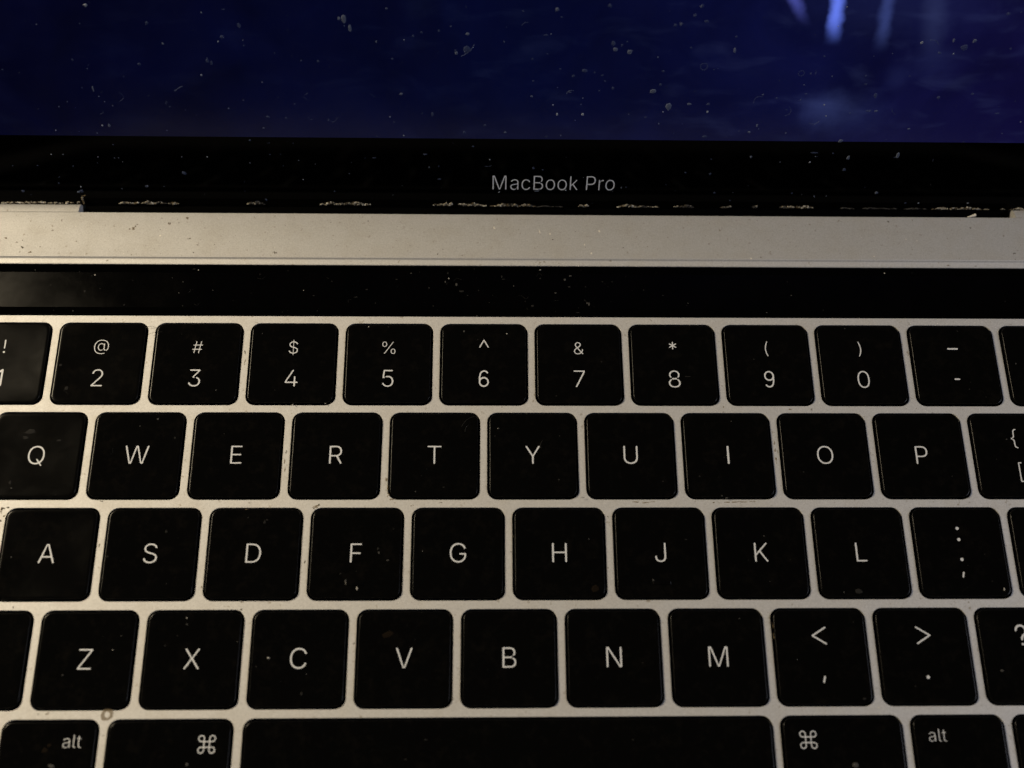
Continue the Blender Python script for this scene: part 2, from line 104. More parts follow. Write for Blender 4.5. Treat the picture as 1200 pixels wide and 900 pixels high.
    'X': '59,12 66,10 78,10 85,12 90,17 174,135 206,184 227,220 230,224 234,227 238,227 242,226 246,222 278,168 383,16 390,11 398,10 414,11 421,16 424,24 423,28 419,36 270,253 266,260 266,264 270,272 411,476 412,480 412,488 407,496 398,499 390,499 382,498 374,492 281,356 263,328 246,297 242,294 238,293 234,293 230,296 205,340 180,380 103,492 94,498 86,499 74,498 69,496 65,492 63,484 63,480 67,472 207,268 210,260 207,252 56,36 52,24 55,16',
    'Y': '221,12 228,10 248,11 255,16 257,20 258,204 259,212 420,472 424,480 424,484 421,492 416,497 408,499 392,498 387,496 380,488 273,312 246,260 244,256 240,254 236,253 229,256 226,260 195,320 89,492 80,498 64,499 52,496 46,488 46,480 48,476 212,212 213,204 213,28 216,17',
    'Z': '61,12 68,10 372,10 380,13 386,20 389,28 387,36 381,44 372,47 152,47 116,45 112,46 108,48 105,52 105,56 108,64 162,136 384,460 386,468 387,484 384,492 380,496 372,499 68,499 60,497 53,492 50,484 51,472 56,465 64,462 320,463 328,461 331,456 332,452 329,444 280,377 56,48 53,40 52,28 56,17',
    '[': '118,-84 125,-86 209,-86 217,-83 222,-76 222,-64 220,-60 216,-56 209,-54 157,-53 151,-48 150,-40 150,488 153,493 157,496 161,497 209,497 217,499 221,503 224,508 224,516 219,524 209,528 129,529 118,524 112,516 111,-72 114,-80',
    '^': '-141,-129 -136,-132 -128,-133 -120,-130 -115,-125 0,78 115,-125 120,-130 128,-133 136,-132 145,-125 148,-117 147,-109 145,-105 16,123 8,131 4,133 -4,133 -12,128 -16,123 -145,-105 -147,-109 -148,-117 -145,-125',
    'a': '139,3 158,1 178,3 194,5 210,10 228,19 242,29 250,39 251,47 248,51 242,54 238,53 214,42 194,37 170,35 138,39 114,48 102,57 93,67 87,79 83,91 82,103 83,119 88,135 94,143 106,155 134,170 158,176 202,181 246,189 262,193 274,199 282,197 286,191 286,135 283,119 280,107 271,87 263,75 262,71 263,67 266,64 282,60 286,55 288,19 290,15 294,11 318,10 322,11 326,16 327,19 327,247 325,279 320,299 315,311 302,332 294,341 281,351 266,360 254,365 234,370 206,374 174,373 138,366 118,359 102,350 90,342 71,323 60,307 59,303 60,299 65,295 90,288 96,291 110,307 122,318 134,326 146,331 162,337 178,340 210,340 234,335 246,330 257,323 266,315 272,307 282,287 285,271 285,251 283,243 279,235 270,227 262,222 250,219 178,210 130,202 110,196 88,187 70,176 60,167 50,152 46,143 42,127 40,103 42,87 46,71 56,51 69,35 86,21 98,14 114,8',
    'c': '185,4 210,2 242,5 262,10 286,20 303,32 325,52 339,72 346,88 345,92 338,98 322,102 314,102 307,96 301,84 286,66 266,51 254,45 237,40 206,36 182,39 162,45 142,56 121,76 109,92 99,112 92,140 86,184 88,212 92,236 98,260 110,284 122,302 138,317 158,330 182,338 206,340 230,338 254,331 278,317 291,304 310,277 318,276 334,280 338,282 343,288 344,296 332,316 322,329 302,346 286,355 266,364 254,368 226,374 178,372 150,365 122,351 102,335 80,312 66,288 54,256 47,220 44,184 47,152 49,140 54,118 62,96 78,68 98,44 122,25 149,12 174,5',
    'k': '70,12 77,10 93,11 100,16 102,20 104,28 105,144 109,150 141,180 145,189 157,187 162,184 294,16 300,12 305,11 325,11 332,16 335,24 333,31 329,38 197,205 192,212 191,216 192,220 195,224 309,341 313,348 313,356 311,360 305,366 297,368 289,367 284,364 139,216 135,212 133,203 117,202 109,204 105,208 104,216 104,484 101,492 97,496 89,499 77,498 69,495 65,491 63,484 63,24 66,16',
    'l': '115,10 137,8 157,8 161,10 165,14 167,18 167,22 164,34 157,41 133,43 121,49 114,54 109,62 105,78 104,90 104,486 101,494 97,498 73,499 69,498 65,494 63,486 63,86 64,66 71,42 81,28 97,17',
    'o': '185,4 206,2 238,5 266,12 294,25 314,41 335,64 349,88 362,120 369,152 371,188 369,224 360,260 349,288 340,304 334,313 317,332 294,351 268,364 238,372 206,374 174,372 146,364 118,348 98,332 84,316 68,292 55,260 47,224 44,188 48,148 55,116 66,88 78,68 98,44 122,25 149,12 174,5|182,39 158,46 138,59 122,74 107,96 98,116 92,136 88,160 86,188 89,216 93,240 100,264 110,284 121,300 137,316 158,330 182,338 206,340 230,338 254,331 274,319 291,304 306,284 317,260 324,236 328,208 329,188 328,160 322,132 316,112 309,96 294,75 278,60 258,47 234,40 206,36',
    'r': '66,12 69,10 97,10 101,12 104,16 104,236 105,256 111,276 119,292 129,304 141,315 155,324 169,330 189,334 209,336 230,336 233,340 233,368 229,373 213,374 193,373 177,368 161,360 145,348 135,336 123,316 118,312 113,311 109,312 105,315 102,320 101,366 97,369 69,369 63,364 63,16',
    't': '149,8 170,6 190,7 194,8 198,12 199,20 196,32 194,36 190,40 186,41 158,41 142,45 130,53 120,68 117,80 116,100 116,328 118,332 122,336 126,337 182,337 186,338 193,344 194,360 193,364 190,367 182,369 126,369 120,372 117,376 116,380 115,452 114,456 109,460 86,461 82,460 78,457 75,448 75,384 74,376 70,371 66,369 26,369 22,368 18,364 17,360 16,348 20,340 26,337 66,337 70,335 74,330 75,320 75,96 78,68 86,46 100,28 118,16 138,10',
    '{': '207,-84 222,-85 226,-80 226,-60 224,-56 202,-51 190,-46 182,-42 167,-28 160,-16 156,-4 152,16 151,36 151,136 146,168 138,183 130,191 110,203 86,210 82,213 80,220 81,228 84,232 90,235 110,240 122,246 138,260 145,272 150,292 151,308 151,404 152,424 158,453 170,475 182,485 190,489 202,494 222,497 225,500 226,524 222,528 194,526 162,515 150,508 142,501 130,486 125,476 122,468 117,444 114,408 114,326 112,300 107,284 98,267 90,259 74,249 58,245 46,243 42,240 40,236 40,208 42,202 46,200 58,199 74,194 90,185 98,177 107,160 112,140 114,116 115,16 119,-12 126,-36 140,-56 150,-65 161,-72 182,-80',
    '—': '-143,-19 -137,-22 -129,-23 131,-23 139,-21 147,-15 152,-7 153,1 151,9 147,15 139,21 131,23 -133,23 -141,20 -145,17 -149,13 -152,5 -152,-7 -147,-15',
    '<': '153,-216 159,-219 167,-220 175,-217 181,-212 185,-204 185,-196 181,-188 177,-184 -126,0 177,184 183,192 185,204 179,214 175,217 167,220 155,217 -173,19 -181,12 -183,8 -185,0 -183,-8 -177,-16',
    '>': '-177,-216 -173,-218 -165,-220 -153,-216 175,-17 183,-9 185,0 183,9 175,17 -153,216 -165,220 -173,218 -177,216 -183,208 -185,196 -181,188 -177,184 126,0 -177,-184 -183,-192 -185,-200 -183,-208',
    '?': '-6,0 5,0 17,5 25,13 30,24 30,36 25,48 16,56 5,60 -7,60 -19,54 -27,45 -30,36 -30,24 -25,12 -16,4|-14,128 -7,125 1,124 9,126 19,132 25,144 31,176 50,212 109,261 127,284 143,316 149,340 151,368 148,396 139,424 125,449 106,472 85,489 61,503 33,512 5,516 -23,514 -51,507 -79,494 -99,479 -120,456 -135,432 -146,404 -151,376 -148,364 -139,354 -127,350 -119,351 -111,354 -101,364 -95,392 -89,408 -76,428 -67,438 -51,450 -35,458 -15,463 1,464 17,462 38,456 57,445 69,435 82,420 91,404 97,384 99,368 98,352 93,332 85,316 73,299 9,246 -15,200 -20,188 -26,148 -22,136',
    '/': '-88,-29 -78,-33 -66,-31 -58,-25 -53,-17 97,499 98,507 96,515 90,522 82,527 74,528 66,526 58,520 53,511 -97,-5 -97,-17 -92,-25',
    '⌘': '-185,-249 -169,-252 -157,-253 -133,-250 -121,-245 -109,-239 -93,-227 -84,-217 -75,-205 -70,-193 -64,-173 -63,-157 -63,-97 -61,-93 63,-93 64,-169 70,-193 78,-209 91,-225 107,-238 123,-246 135,-250 155,-253 171,-252 183,-250 195,-245 207,-239 223,-227 232,-217 241,-205 246,-193 252,-173 253,-157 251,-137 245,-121 239,-109 227,-93 207,-77 195,-71 183,-66 159,-63 95,-63 93,-61 93,59 95,63 167,64 183,66 195,71 215,82 225,91 239,109 246,123 250,135 253,155 252,171 250,183 245,195 239,207 231,219 219,231 207,239 195,245 179,251 159,253 143,252 123,246 111,241 99,232 89,223 77,207 71,195 66,183 63,159 63,95 59,93 -61,93 -63,95 -64,171 -71,195 -77,207 -89,223 -101,234 -121,245 -133,250 -149,252 -169,252 -181,250 -193,246 -207,239 -223,227 -233,216 -242,203 -250,183 -252,171 -253,155 -250,135 -246,123 -238,107 -225,91 -205,75 -181,66 -157,63 -93,63 -93,-61 -97,-63 -169,-64 -181,-66 -197,-72 -217,-84 -231,-97 -241,-112 -250,-133 -252,-149 -252,-169 -249,-185 -241,-205 -232,-217 -217,-232 -205,-241|-173,-221 -185,-217 -198,-209 -210,-197 -217,-185 -221,-173 -223,-157 -221,-141 -214,-125 -205,-113 -197,-106 -185,-99 -173,-95 -157,-93 -93,-93 -93,-165 -97,-181 -103,-193 -117,-208 -133,-218 -153,-223|143,-221 127,-215 113,-205 103,-193 97,-181 94,-169 93,-157 93,-97 95,-93 159,-93 175,-95 191,-102 203,-111 211,-121 218,-133 222,-149 222,-169 217,-185 207,-200 191,-214 175,-221 159,-223|-61,-63 -63,-61 -63,59 -61,63 63,63 63,-61 59,-63|-173,95 -185,99 -197,106 -209,118 -215,127 -220,139 -223,151 -223,163 -221,175 -216,187 -209,198 -200,207 -189,215 -177,220 -165,223 -153,223 -141,221 -125,214 -113,205 -105,195 -98,183 -94,171 -93,159 -93,95 -97,93 -157,93|95,93 93,95 94,167 99,185 111,203 123,213 135,219 147,222 159,223 171,222 183,218 191,214 203,205 211,195 218,183 222,171 223,159 222,147 219,135 213,123 203,111 185,99 167,94',
    '_a': '131,7 158,5 178,6 190,7 214,15 235,27 250,42 262,60 270,65 274,65 278,65 282,63 287,59 289,55 290,15 294,13 318,13 322,14 323,15 324,247 322,279 314,307 310,315 298,332 290,341 278,350 262,359 250,363 211,371 202,371 178,371 138,363 110,351 91,339 74,323 61,303 60,299 62,298 86,291 93,291 102,303 114,315 126,324 142,333 162,340 174,342 214,343 226,341 246,333 266,319 273,311 280,299 288,275 289,255 288,247 285,239 278,229 266,221 254,217 178,207 130,199 114,194 94,187 74,175 64,167 55,155 49,143 46,132 44,111 45,87 51,67 60,51 69,39 82,27 98,18 114,11|150,33 134,37 111,47 98,57 85,75 80,91 80,119 85,135 93,147 106,158 118,166 134,173 146,176 170,181 194,183 242,191 258,195 274,202 278,202 284,199 288,195 289,191 289,139 288,123 280,99 272,83 263,71 250,58 238,50 210,37 190,33 170,32',
    '_l': '145,10 161,12 165,14 165,18 160,38 157,39 133,40 120,46 113,51 108,58 102,78 101,494 97,496 69,496 67,494 65,490 65,90 68,62 74,42 83,30 94,22 101,18 113,13',
    '_t': '140,12 170,9 194,11 197,12 194,32 190,38 154,38 142,42 134,46 126,53 119,64 116,72 114,96 114,328 115,332 118,336 126,340 190,341 191,344 191,364 186,366 126,366 118,370 114,376 114,452 112,456 106,458 82,458 78,456 78,380 75,372 66,366 22,366 20,364 18,360 18,340 66,339 73,336 76,332 78,324 78,96 81,68 88,48 102,30 118,19',
}
LID_SPECKS = [(-78.35,43.17,0.42,0.44,2),(-67.98,39.88,0.4,0.46,0),(-57.59,41.95,0.18,0.24,1),(-53.43,42.65,0.21,0.2,0),(-51.13,39.57,0.44,0.61,0),(-58.19,32.57,0.35,0.71,0),(-57.48,32.06,0.35,0.61,0),(-59.87,29.58,0.25,0.24,2),(-81.2,26.52,0.18,0.77,1),(-80.46,24.9,0.16,0.18,1),(-81.37,18.57,0.21,0.24,2),(-80.02,18.59,0.28,0.48,1),(-83.52,32.48,0.21,0.36,0),(-65.84,35.91,0.28,0.26,1),(-71.21,31.74,0.35,0.4,0),(-74.72,29.08,0.12,0.14,1),(-88.79,22.62,0.21,0.18,1),(-86.84,23.74,0.14,0.16,1),(-78.31,22.9,0.16,0.18,1),(-49.62,18.29,0.32,0.16,1),(-48.43,20.76,0.42,0.36,0),(-55.84,22.56,0.18,0.2,1),(-65.55,26.31,0.23,0.2,0),(-40.46,32.75,0.16,0.18,1),(-45.25,34.25,0.14,0.28,0),(-32.57,41.09,0.35,0.4,1),(-36.58,20.12,0.21,0.24,0),(-82.81,16.85,0.18,0.14,1),(-31.63,41.1,0.53,1.01,1),(-30.69,39.3,0.35,0.81,1),(-23.65,43.14,0.28,0.24,1),(-25.97,36.67,0.18,0.3,1),(-8.84,38.37,0.56,0.36,1),(-9.03,35.32,0.88,0.81,0),(-10.98,34.61,0.39,0.48,1),(7.69,43.33,0.46,0.48,1),(1.41,42.94,0.23,0.2,0),(-1.96,36.93,0.16,0.18,1),(-17.43,38.61,0.25,0.2,0),(-19.05,37.92,0.32,0.32,0),(-21.92,26.01,0.39,0.32,1),(-24.38,20.99,0.16,0.18,2),(-17.94,21.8,0.21,0.24,0),(-23.14,33.28,0.26,0.24,0),(5.85,38.36,0.53,0.2,0),(6.8,38.54,0.18,0.2,1),(3.44,33.55,0.25,0.28,0),(18.64,36.81,0.61,0.61,0),(19.06,35.61,0.53,0.52,1),(21.86,35.13,0.7,0.65,1),(20.28,36.48,0.28,0.28,0),(21.18,37.17,0.25,0.2,0),(13.53,31.2,0.63,0.56,0),(11.46,30.12,0.35,0.32,0),(15.52,30.87,0.18,0.2,0),(8.91,31.51,0.28,0.2,0),(27.34,34.15,0.18,0.24,1),(27.32,27.04,0.81,0.73,1),(28.49,28.5,0.32,0.4,0),(30.56,23.75,0.88,0.93,1),(29.68,22.62,0.18,0.2,2),(10.99,26.69,0.46,0.16,1),(3.53,25.71,0.28,0.24,1),(3.76,28.97,0.21,0.2,0),(7.79,23.91,0.18,0.2,2),(8.72,21.86,0.25,0.44,2),(13.8,21.91,0.39,0.4,2),(12.36,20.57,0.14,0.2,1),(13.57,25.44,0.18,0.16,1),(17.64,29.11,0.16,0.18,1),(-1.53,17.77,0.32,0.3,1),(-21.9,16.81,0.18,0.2,2),(-9.74,17.69,0.32,0.4,0),(9.64,17.09,0.18,0.2,1),(6.73,16.87,0.35,0.2,0),(29.14,19.96,0.21,0.2,1),(30.88,40.8,0.28,0.4,1),(-15.93,21.63,0.35,0.61,0),(41.8,35.68,0.35,0.65,1),(41.67,38.41,0.28,0.28,0),(71.13,26.55,0.42,0.73,0),(61.47,24.42,0.18,0.2,2),(62.36,21.98,0.19,0.2,2),(48.86,26.51,0.25,0.28,1),(48.9,19.76,0.25,0.36,1),(47.63,18.21,0.35,0.3,1),(49.39,19,0.14,0.16,1),(55.09,18.08,0.21,0.18,1),(66.59,16.43,0.6,0.44,1),(77.07,37.6,0.32,0.36,2),(83.1,38.17,0.32,0.48,1),(87.06,38.05,0.46,0.48,1),(91.71,43.45,0.49,0.4,0),(34.37,44.28,0.44,0.44,0),(33.36,42.48,0.42,0.4,0),(35.59,41.35,0.53,0.32,0),(34.71,24.35,0.56,0.32,1),(38.5,22.7,0.25,0.32,2),(38.42,24.38,0.42,0.4,0),(38.8,17.16,0.7,0.4,0),(57.31,31.11,0.18,0.2,1),(59.17,34.65,0.28,0.2,0),(70.63,23.19,0.88,0.28,0),(72.17,23.21,0.53,0.24,1),(81.11,35.58,0.46,0.36,0),(85.54,36.66,0.88,0.81,0),(33.44,36.11,0.28,0.2,0),(31.2,40.8,0.25,0.2,0),(101.96,21.01,0.16,0.18,2),(56.49,25.48,0.16,0.18,1),(57.4,26.78,0.53,0.16,0),(90.28,27.1,0.53,0.24,0),(96.47,22.87,0.7,0.2,0),(79.78,19.27,0.35,0.2,1),(60.4,40.63,0.18,0.18,2),(51.69,25.81,0.35,0.2,0),(-4.59,11.44,0.21,0.24,2),(-89.58,3.17,0.7,0.4,0),(-90.17,2.96,0.35,0.3,1),(-89.31,4.21,0.21,0.22,2),(-67.38,7.68,0.63,0.61,0),(-93.29,11.89,0.16,0.16,2),(-90.89,11.91,0.21,0.14,1),(-101.78,9.22,0.16,0.18,0),(-96.78,9.26,0.26,0.16,0),(-84.01,11.37,0.21,0.2,1),(-80.79,11.2,0.18,0.14,1),(-79.93,11.21,0.18,0.14,1),(-67.15,11.51,0.16,0.16,1),(-61.97,11.56,0.18,0.2,2),(-53.56,10.23,0.18,0.16,1),(-43.58,10.91,0.18,0.2,1),(-75.55,4.53,0.3,0.28,1),(-80.97,3.86,0.16,0.18,1),(-101.55,3.08,0.53,0.32,0),(-28.08,11.64,0.53,0.18,0),(-17.79,12.53,0.7,0.2,0),(-15.01,6.67,0.53,0.16,0),(-2.59,3.63,0.26,0.16,2),(5.29,3.91,0.7,0.2,1),(5.81,4.33,0.35,0.28,1),(11.37,4.16,0.18,0.24,2),(4.39,9.49,0.35,0.4,0),(6.34,9.1,0.28,0.2,0),(22.98,4.89,0.18,0.2,1),(48.98,12.5,0.28,0.4,1),(55.2,11.34,0.16,0.14,1),(61.39,11.39,0.21,0.24,2),(69.11,12.47,0.42,0.65,1),(79.2,13.16,0.46,0.81,1),(61.97,13.61,1.05,0.24,0),(77.15,4.04,0.39,0.4,1),(68.91,9.62,0.53,0.48,0),(64.09,3.09,0.21,0.2,1),(42.74,3.77,0.35,0.2,0),(84.04,1.52,0.35,0.2,0),(86.79,1.54,0.21,0.18,2),(97.44,1.62,0.25,0.18,2),(88.84,-1.07,0.18,0.12,0),(-17.03,9.52,0.18,0.2,1),(-15.1,9.74,0.16,0.18,0)]
LID_RINGS = [(55.48,31.1,0.56,0.12),(36.42,32.32,0.7,0.16)]
LID_HAIRS = [(-10.18,33.93,-7.58,36.36),(10.34,26.32,11.64,27.06),(-65.59,26.13,-63.89,27.22),(78.55,38.13,80.43,37.29),(59.27,20.43,61.25,20.83)]
LID_DEBRIS = [(-106.87,-94.09,0.08,0.28,2),(-93.38,-90.53,0.19,0.39,2),(-82.56,-69.9,0.14,0.37,2),(-55.59,-52.01,0.36,0.35,1),(-40.37,-29.59,0.43,0.39,2),(-16.82,-5.26,0.27,0.39,2),(-4.36,5.06,0.03,0.39,2),(5.25,11.06,-0.15,0.16,0),(14.32,16.5,0,0.35,2),(22.69,26.51,0.02,0.39,2),(26.7,31.43,0.01,0.21,1),(34.7,38.71,0.17,0.32,1),(44.77,46.78,0.01,0.26,1),(51.52,52.61,0.19,0.26,1),(57.41,64.38,0.02,0.39,2),(70.46,73.22,0,0.18,0),(75.08,82.44,-0.07,0.18,0),(84.32,88.93,-0.13,0.18,0),(89.86,102.42,-0.14,0.28,2),(105.07,105.99,-0.2,0.23,1),(107.12,110.08,-0.23,0.35,2)]
BAR_SPECKS = [(-85.14,38.41,0.23,0.21,2),(-97.39,39.51,0.16,0.16,1),(-97.97,38.73,0.27,0.14,0),(-93.79,36.06,0.28,0.16,0),(-85.81,38.22,0.28,0.12,0),(-83.72,35.34,0.25,0.14,0),(-86.73,34.75,0.28,0.35,0),(-64.29,39.68,0.18,0.23,2),(-65.18,39.87,0.53,0.11,0),(-67.15,36.96,0.18,0.14,1),(-67.76,34.46,0.16,0.16,1),(-78.46,31.75,0.16,0.16,1),(-88.54,30.38,0.18,0.18,1),(-42.55,35.15,0.23,0.21,1),(-40.4,34.01,0.35,0.14,0),(-12.97,38,0.23,0.21,2),(-13.66,37.22,0.18,0.32,1),(-11.37,36.65,0.35,0.39,1),(-10.3,35.11,0.71,0.28,0),(-16.96,35.85,0.18,0.18,1),(-20.72,39.13,0.21,0.18,1),(-13.16,39.17,0.18,0.39,0),(-9.07,34.15,0.21,0.18,0),(-6.8,35.32,0.16,0.16,0),(0.39,36.32,0.18,0.18,1),(5.9,40.05,0.2,0.18,2),(-2.06,38.45,0.18,0.35,0),(-1.71,37.86,0.53,0.14,0),(5.87,38.1,0.28,0.28,0),(12.06,38.71,0.39,0.18,1),(15.75,32.34,0.25,0.56,1),(15.41,32.53,0.18,0.35,1),(13.42,30.42,0.7,0.14,0),(11.82,36.18,0.35,0.28,0),(8.98,34.81,0.28,0.18,1),(18.74,37.38,0.18,0.16,0),(20.68,37.39,0.21,0.18,0),(4.2,31.91,0.53,0.35,0),(-7.13,29.58,0.18,0.18,1),(31.13,34.34,0.28,0.14,0),(57.1,37.57,0.16,0.14,0),(57.68,34.46,0.18,0.18,1),(77.75,39.64,0.2,0.2,2),(52.19,30.58,0.21,0.16,1),(63.9,31.2,0.18,0.14,0),(36.14,32.62,0.16,0.16,1),(-60.92,35.07,0.18,0.14,1),(-51.67,38.78,0.32,0.12,0),(-45.97,39.59,0.21,0.14,0),(-29.69,35.4,0.35,0.18,0),(-31.88,33.67,0.53,0.21,0),(-27.83,32.35,0.21,0.18,0),(-23.66,37.75,0.35,0.12,0)]
KEY_SPECKS = [(-87.32,13.62,0.51,0.51,0),(-89.15,18.45,0.34,0.34,0),(-28.92,26.91,0.17,0.17,2),(-1.08,25.52,0.21,0.21,2),(-9.68,26.05,0.24,0.28,1),(-2.85,5.47,0.24,0.24,1),(-3.51,3.91,0.2,0.17,0),(9.11,3.92,0.17,0.17,0),(8.76,-4.82,0.17,0.17,1),(28.79,-5.17,0.17,0.15,0),(-18.64,-7.17,0.15,0.15,1),(-13.3,-6.33,0.33,0.13,0),(-95.26,-5.31,0.37,0.56,0),(-93.08,4.69,1.18,0.84,0),(-93.71,3.48,0.84,0.5,0),(-87.31,2.97,0.67,0.27,0),(-94.91,-6.47,0.23,0.2,1),(-72.19,5.92,0.2,0.15,1),(-68.91,7.31,0.3,0.27,1),(-65.23,3.51,0.27,0.27,0),(-86.43,-7.8,0.17,0.15,0),(-58.26,13.32,0.17,0.21,1),(-46.77,13.35,0.15,0.14,0),(-43.07,10.34,0.17,0.17,2),(-36.76,10.52,0.17,0.17,2),(-92.87,-19.59,0.18,0.18,1),(-75.24,-19.47,0.16,0.16,1),(-63.89,-24.54,0.16,0.14,0),(-46.81,-13.08,0.26,0.46,0),(-46.37,-12.59,0.33,0.16,0),(-64.92,-14.84,0.33,0.39,0),(-31.15,-24.15,0.21,0.52,1),(-28.96,-25.49,0.24,0.48,2),(-29.19,-24.78,0.14,0.16,1),(-25.18,-18.85,0.21,0.29,1),(-25.36,-18.13,0.23,0.33,0),(-23.54,-20.29,0.36,0.13,1),(-32.12,-22.73,0.26,0.19,0),(-17.08,-18.54,0.16,0.16,1),(25.89,-24.06,0.23,0.23,1),(32.52,-16.45,0.33,0.16,0),(91.65,-25.97,0.24,0.35,2),(61.37,-26.44,0.19,0.16,1),(64.11,-26.29,0.96,0.64,0),(89.64,-24.46,0.16,0.13,0),(47.39,-15.82,0.16,0.15,1),(88.83,-40.71,0.47,0.25,1),(-44.28,-37.88,0.31,0.25,2),(-46.38,-39.36,0.22,0.16,0),(-38.02,-44.11,0.31,0.37,0),(-59.54,-30.73,0.19,0.16,2),(-59.42,-31.87,0.21,0.21,1),(-50.09,-35.01,0.14,0.14,2),(-72.22,-36.36,0.14,0.14,2),(-71,-33.88,0.13,0.13,1),(-60.91,-33.91,0.16,0.13,0),(41.43,-31.19,0.16,0.16,1),(62.86,-45.5,0.47,0.31,0),(62.48,-31.91,0.16,0.13,0),(42.94,7,0.17,0.14,1),(35.95,-4.15,0.2,0.2,0),(56.24,-3.3,0.17,0.17,0),(85.15,-4.15,0.17,0.17,0),(90.87,26.41,0.21,0.17,0),(91.43,13.81,0.17,0.17,0),(101.71,19.33,0.17,0.24,1),(97.15,3.38,0.2,0.13,1),(94.43,-0.71,0.15,0.13,0),(79.56,0.01,0.15,0.15,0),(-81.11,-52.61,0.46,0.46,3),(-80.33,-55.97,0.76,0.46,1),(-81.87,-53.45,0.77,0.61,3),(-57.04,-55.84,0.31,0.37,1),(59.96,-56.73,0.69,0.52,1),(-22.92,-33.9,1.27,0.79,3),(15.1,-25.68,0.96,0.8,3),(-15.72,-52.01,0.46,0.15,0),(-19.22,-55.24,0.31,0.15,0),(20.84,-52.23,0.31,0.15,0),(40.9,-8.45,0.33,0.17,1),(39.95,-8.03,0.2,0.17,1),(67.75,26.89,0.17,0.16,1),(34.96,16.41,0.86,0.14,0),(8.62,12.21,0.17,0.17,0),(-31.22,13.2,0.17,0.17,0),(83.19,8.76,0.17,0.17,0),(13.24,-8.35,0.5,0.17,0),(-24.98,26.92,0.17,0.17,0)]
KEY_HAIRS = [(-10,5.82,-7.52,7.92),(-9.32,4.77,-8.67,6.17),(-73.22,26.75,-70.79,26.2),(-72.38,25.26,-70.05,25.64),(-77.36,0.08,-76.88,1.44),(-87.93,13.26,-86.82,12.38),(5.77,3.05,5.42,1.49)]
